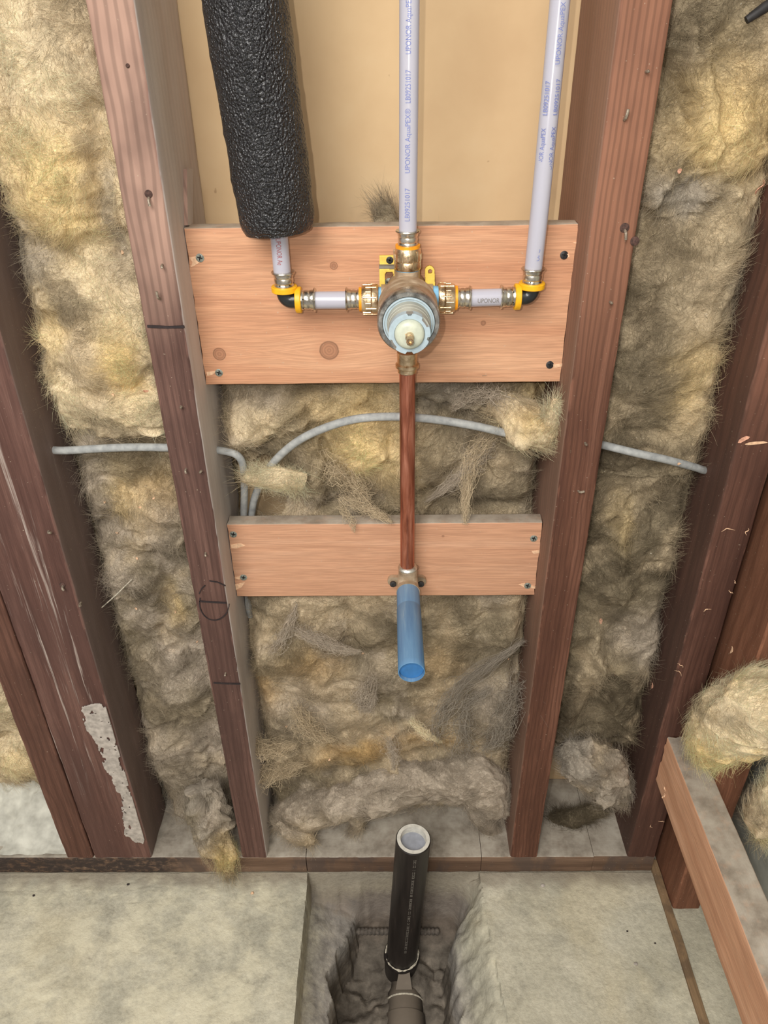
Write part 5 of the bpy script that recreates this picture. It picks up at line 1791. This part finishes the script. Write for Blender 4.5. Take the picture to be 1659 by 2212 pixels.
def shaving(px, py, L, seed, label, group='thin curled shavings', name='wood_shaving', r0=0.0005):
    p, n = hit(px, py)
    if n.dot(CAM - p) < 0:
        n = -n
    r = random.Random(seed)
    pts = []
    a = r.uniform(0, 2 * PI)
    q = p + n * 0.001
    u = n.orthogonal().normalized()
    v = n.cross(u)
    for i in range(6):
        pts.append(q + n * r.uniform(0, 0.0018))
        q = q + (u * math.cos(a) + v * math.sin(a)) * (L / 5)
        a += r.uniform(-1.1, 1.3)
    m = MB().tube(bez(pts, 5), [r0 * (1.2 - abs(t)) for t in np.linspace(-1, 1, 26)], 6)
    return tag(m.link(name, M['pale_wood']), label, 'shaving', group)


SH = 'thin pale shaving stuck to the dark studs in the right corner'
for i, (px, py, L) in enumerate(((1586, 1143, 0.016), (1574, 1271, 0.010), (1535, 1313, 0.011), (1460, 1448, 0.018), (1585, 1252, 0.006), (1473, 1440, 0.012), (1408, 1785, 0.010), (1421, 1772, 0.012), (1614, 1138, 0.012))):
    shaving(px, py, L, i, SH)
chip(1583, 1404, 0.0050, 0.0022, 0.2, 'cream chip stuck on the warm stud at right', 'chips on the studs', 61, 'pale_wood')
chip(1632, 956, 0.0110, 0.0016, 0.1, 'long pale splinter lying across the corner stud at the right edge', 'chips on the studs', 62, 'pale_wood')
chip(1605, 948, 0.0060, 0.0026, 0.6, 'pinkish torn splinter on the corner stud at right', 'chips on the studs', 63)
for i in range(3):
    shaving(1432 + 4 * i, 1722 - 6 * i, 0.010, 90 + i, 'whitish frayed wisp on the side of the wooden rail', 'wisps on the rail', 'wood_shaving', 0.0008)
a, na = hit(222, 1308)
b_, nb = hit(287, 1247)
tag(MB().tube([a + Vector((0, -0.004, 0)), (a + b_) / 2 + Vector((0, -0.007, 0)), b_ + Vector((0, -0.004, 0))], 0.0008, 8).link('straw', M['cement']),
    'thin straight pale straw lying on the wool of the left bay', 'straw')


def pebble(px, py, s, seed, label, mat='plaster'):
    p, n = hit(px, py)
    bm = bmesh.new()
    bmesh.ops.create_icosphere(bm, subdivisions=2, radius=s)
    r = random.Random(seed)
    for v in bm.verts:
        v.co = Vector((v.co.x * 1.2, v.co.y, v.co.z * 0.7)) * r.uniform(0.8, 1.15) + p + Vector((0, 0, s * 0.5))
    bm.verts.index_update()
    m = MB().add([v.co.copy() for v in bm.verts], [[v.index for v in f.verts] for f in bm.faces])
    bm.free()
    return tag(m.link('concrete_crumb', M[mat]), label, 'crumb', 'crumbs on the slab')


pebble(1172, 1914, 0.0028, 1, 'pale crumb on the slab near the sill plate, right of the trench')
pebble(1373, 2083, 0.0024, 2, 'pale crumb on the slab between the trench and the rail')
pebble(1355, 2012, 0.0012, 3, 'tiny dark crumb on the slab left of the rail', 'pencil')
pebble(277, 1911, 0.0018, 4, 'small dark crumb on the bright slab at left, near the sill plate', 'pencil')
pebble(73, 1935, 0.0016, 5, 'small dark crumb on the bright slab at the far left', 'pencil')
pebble(545, 1930, 0.0022, 6, 'tan crumb on the slab beside the hanging yellow tuft', 'pale_wood')
pebble(1415, 2038, 0.0012, 8, 'tiny dark crumb on the slab close to the wooden strip', 'pencil')

for o in bpy.data.objects:
    if '_o' in o:
        del o['_o']
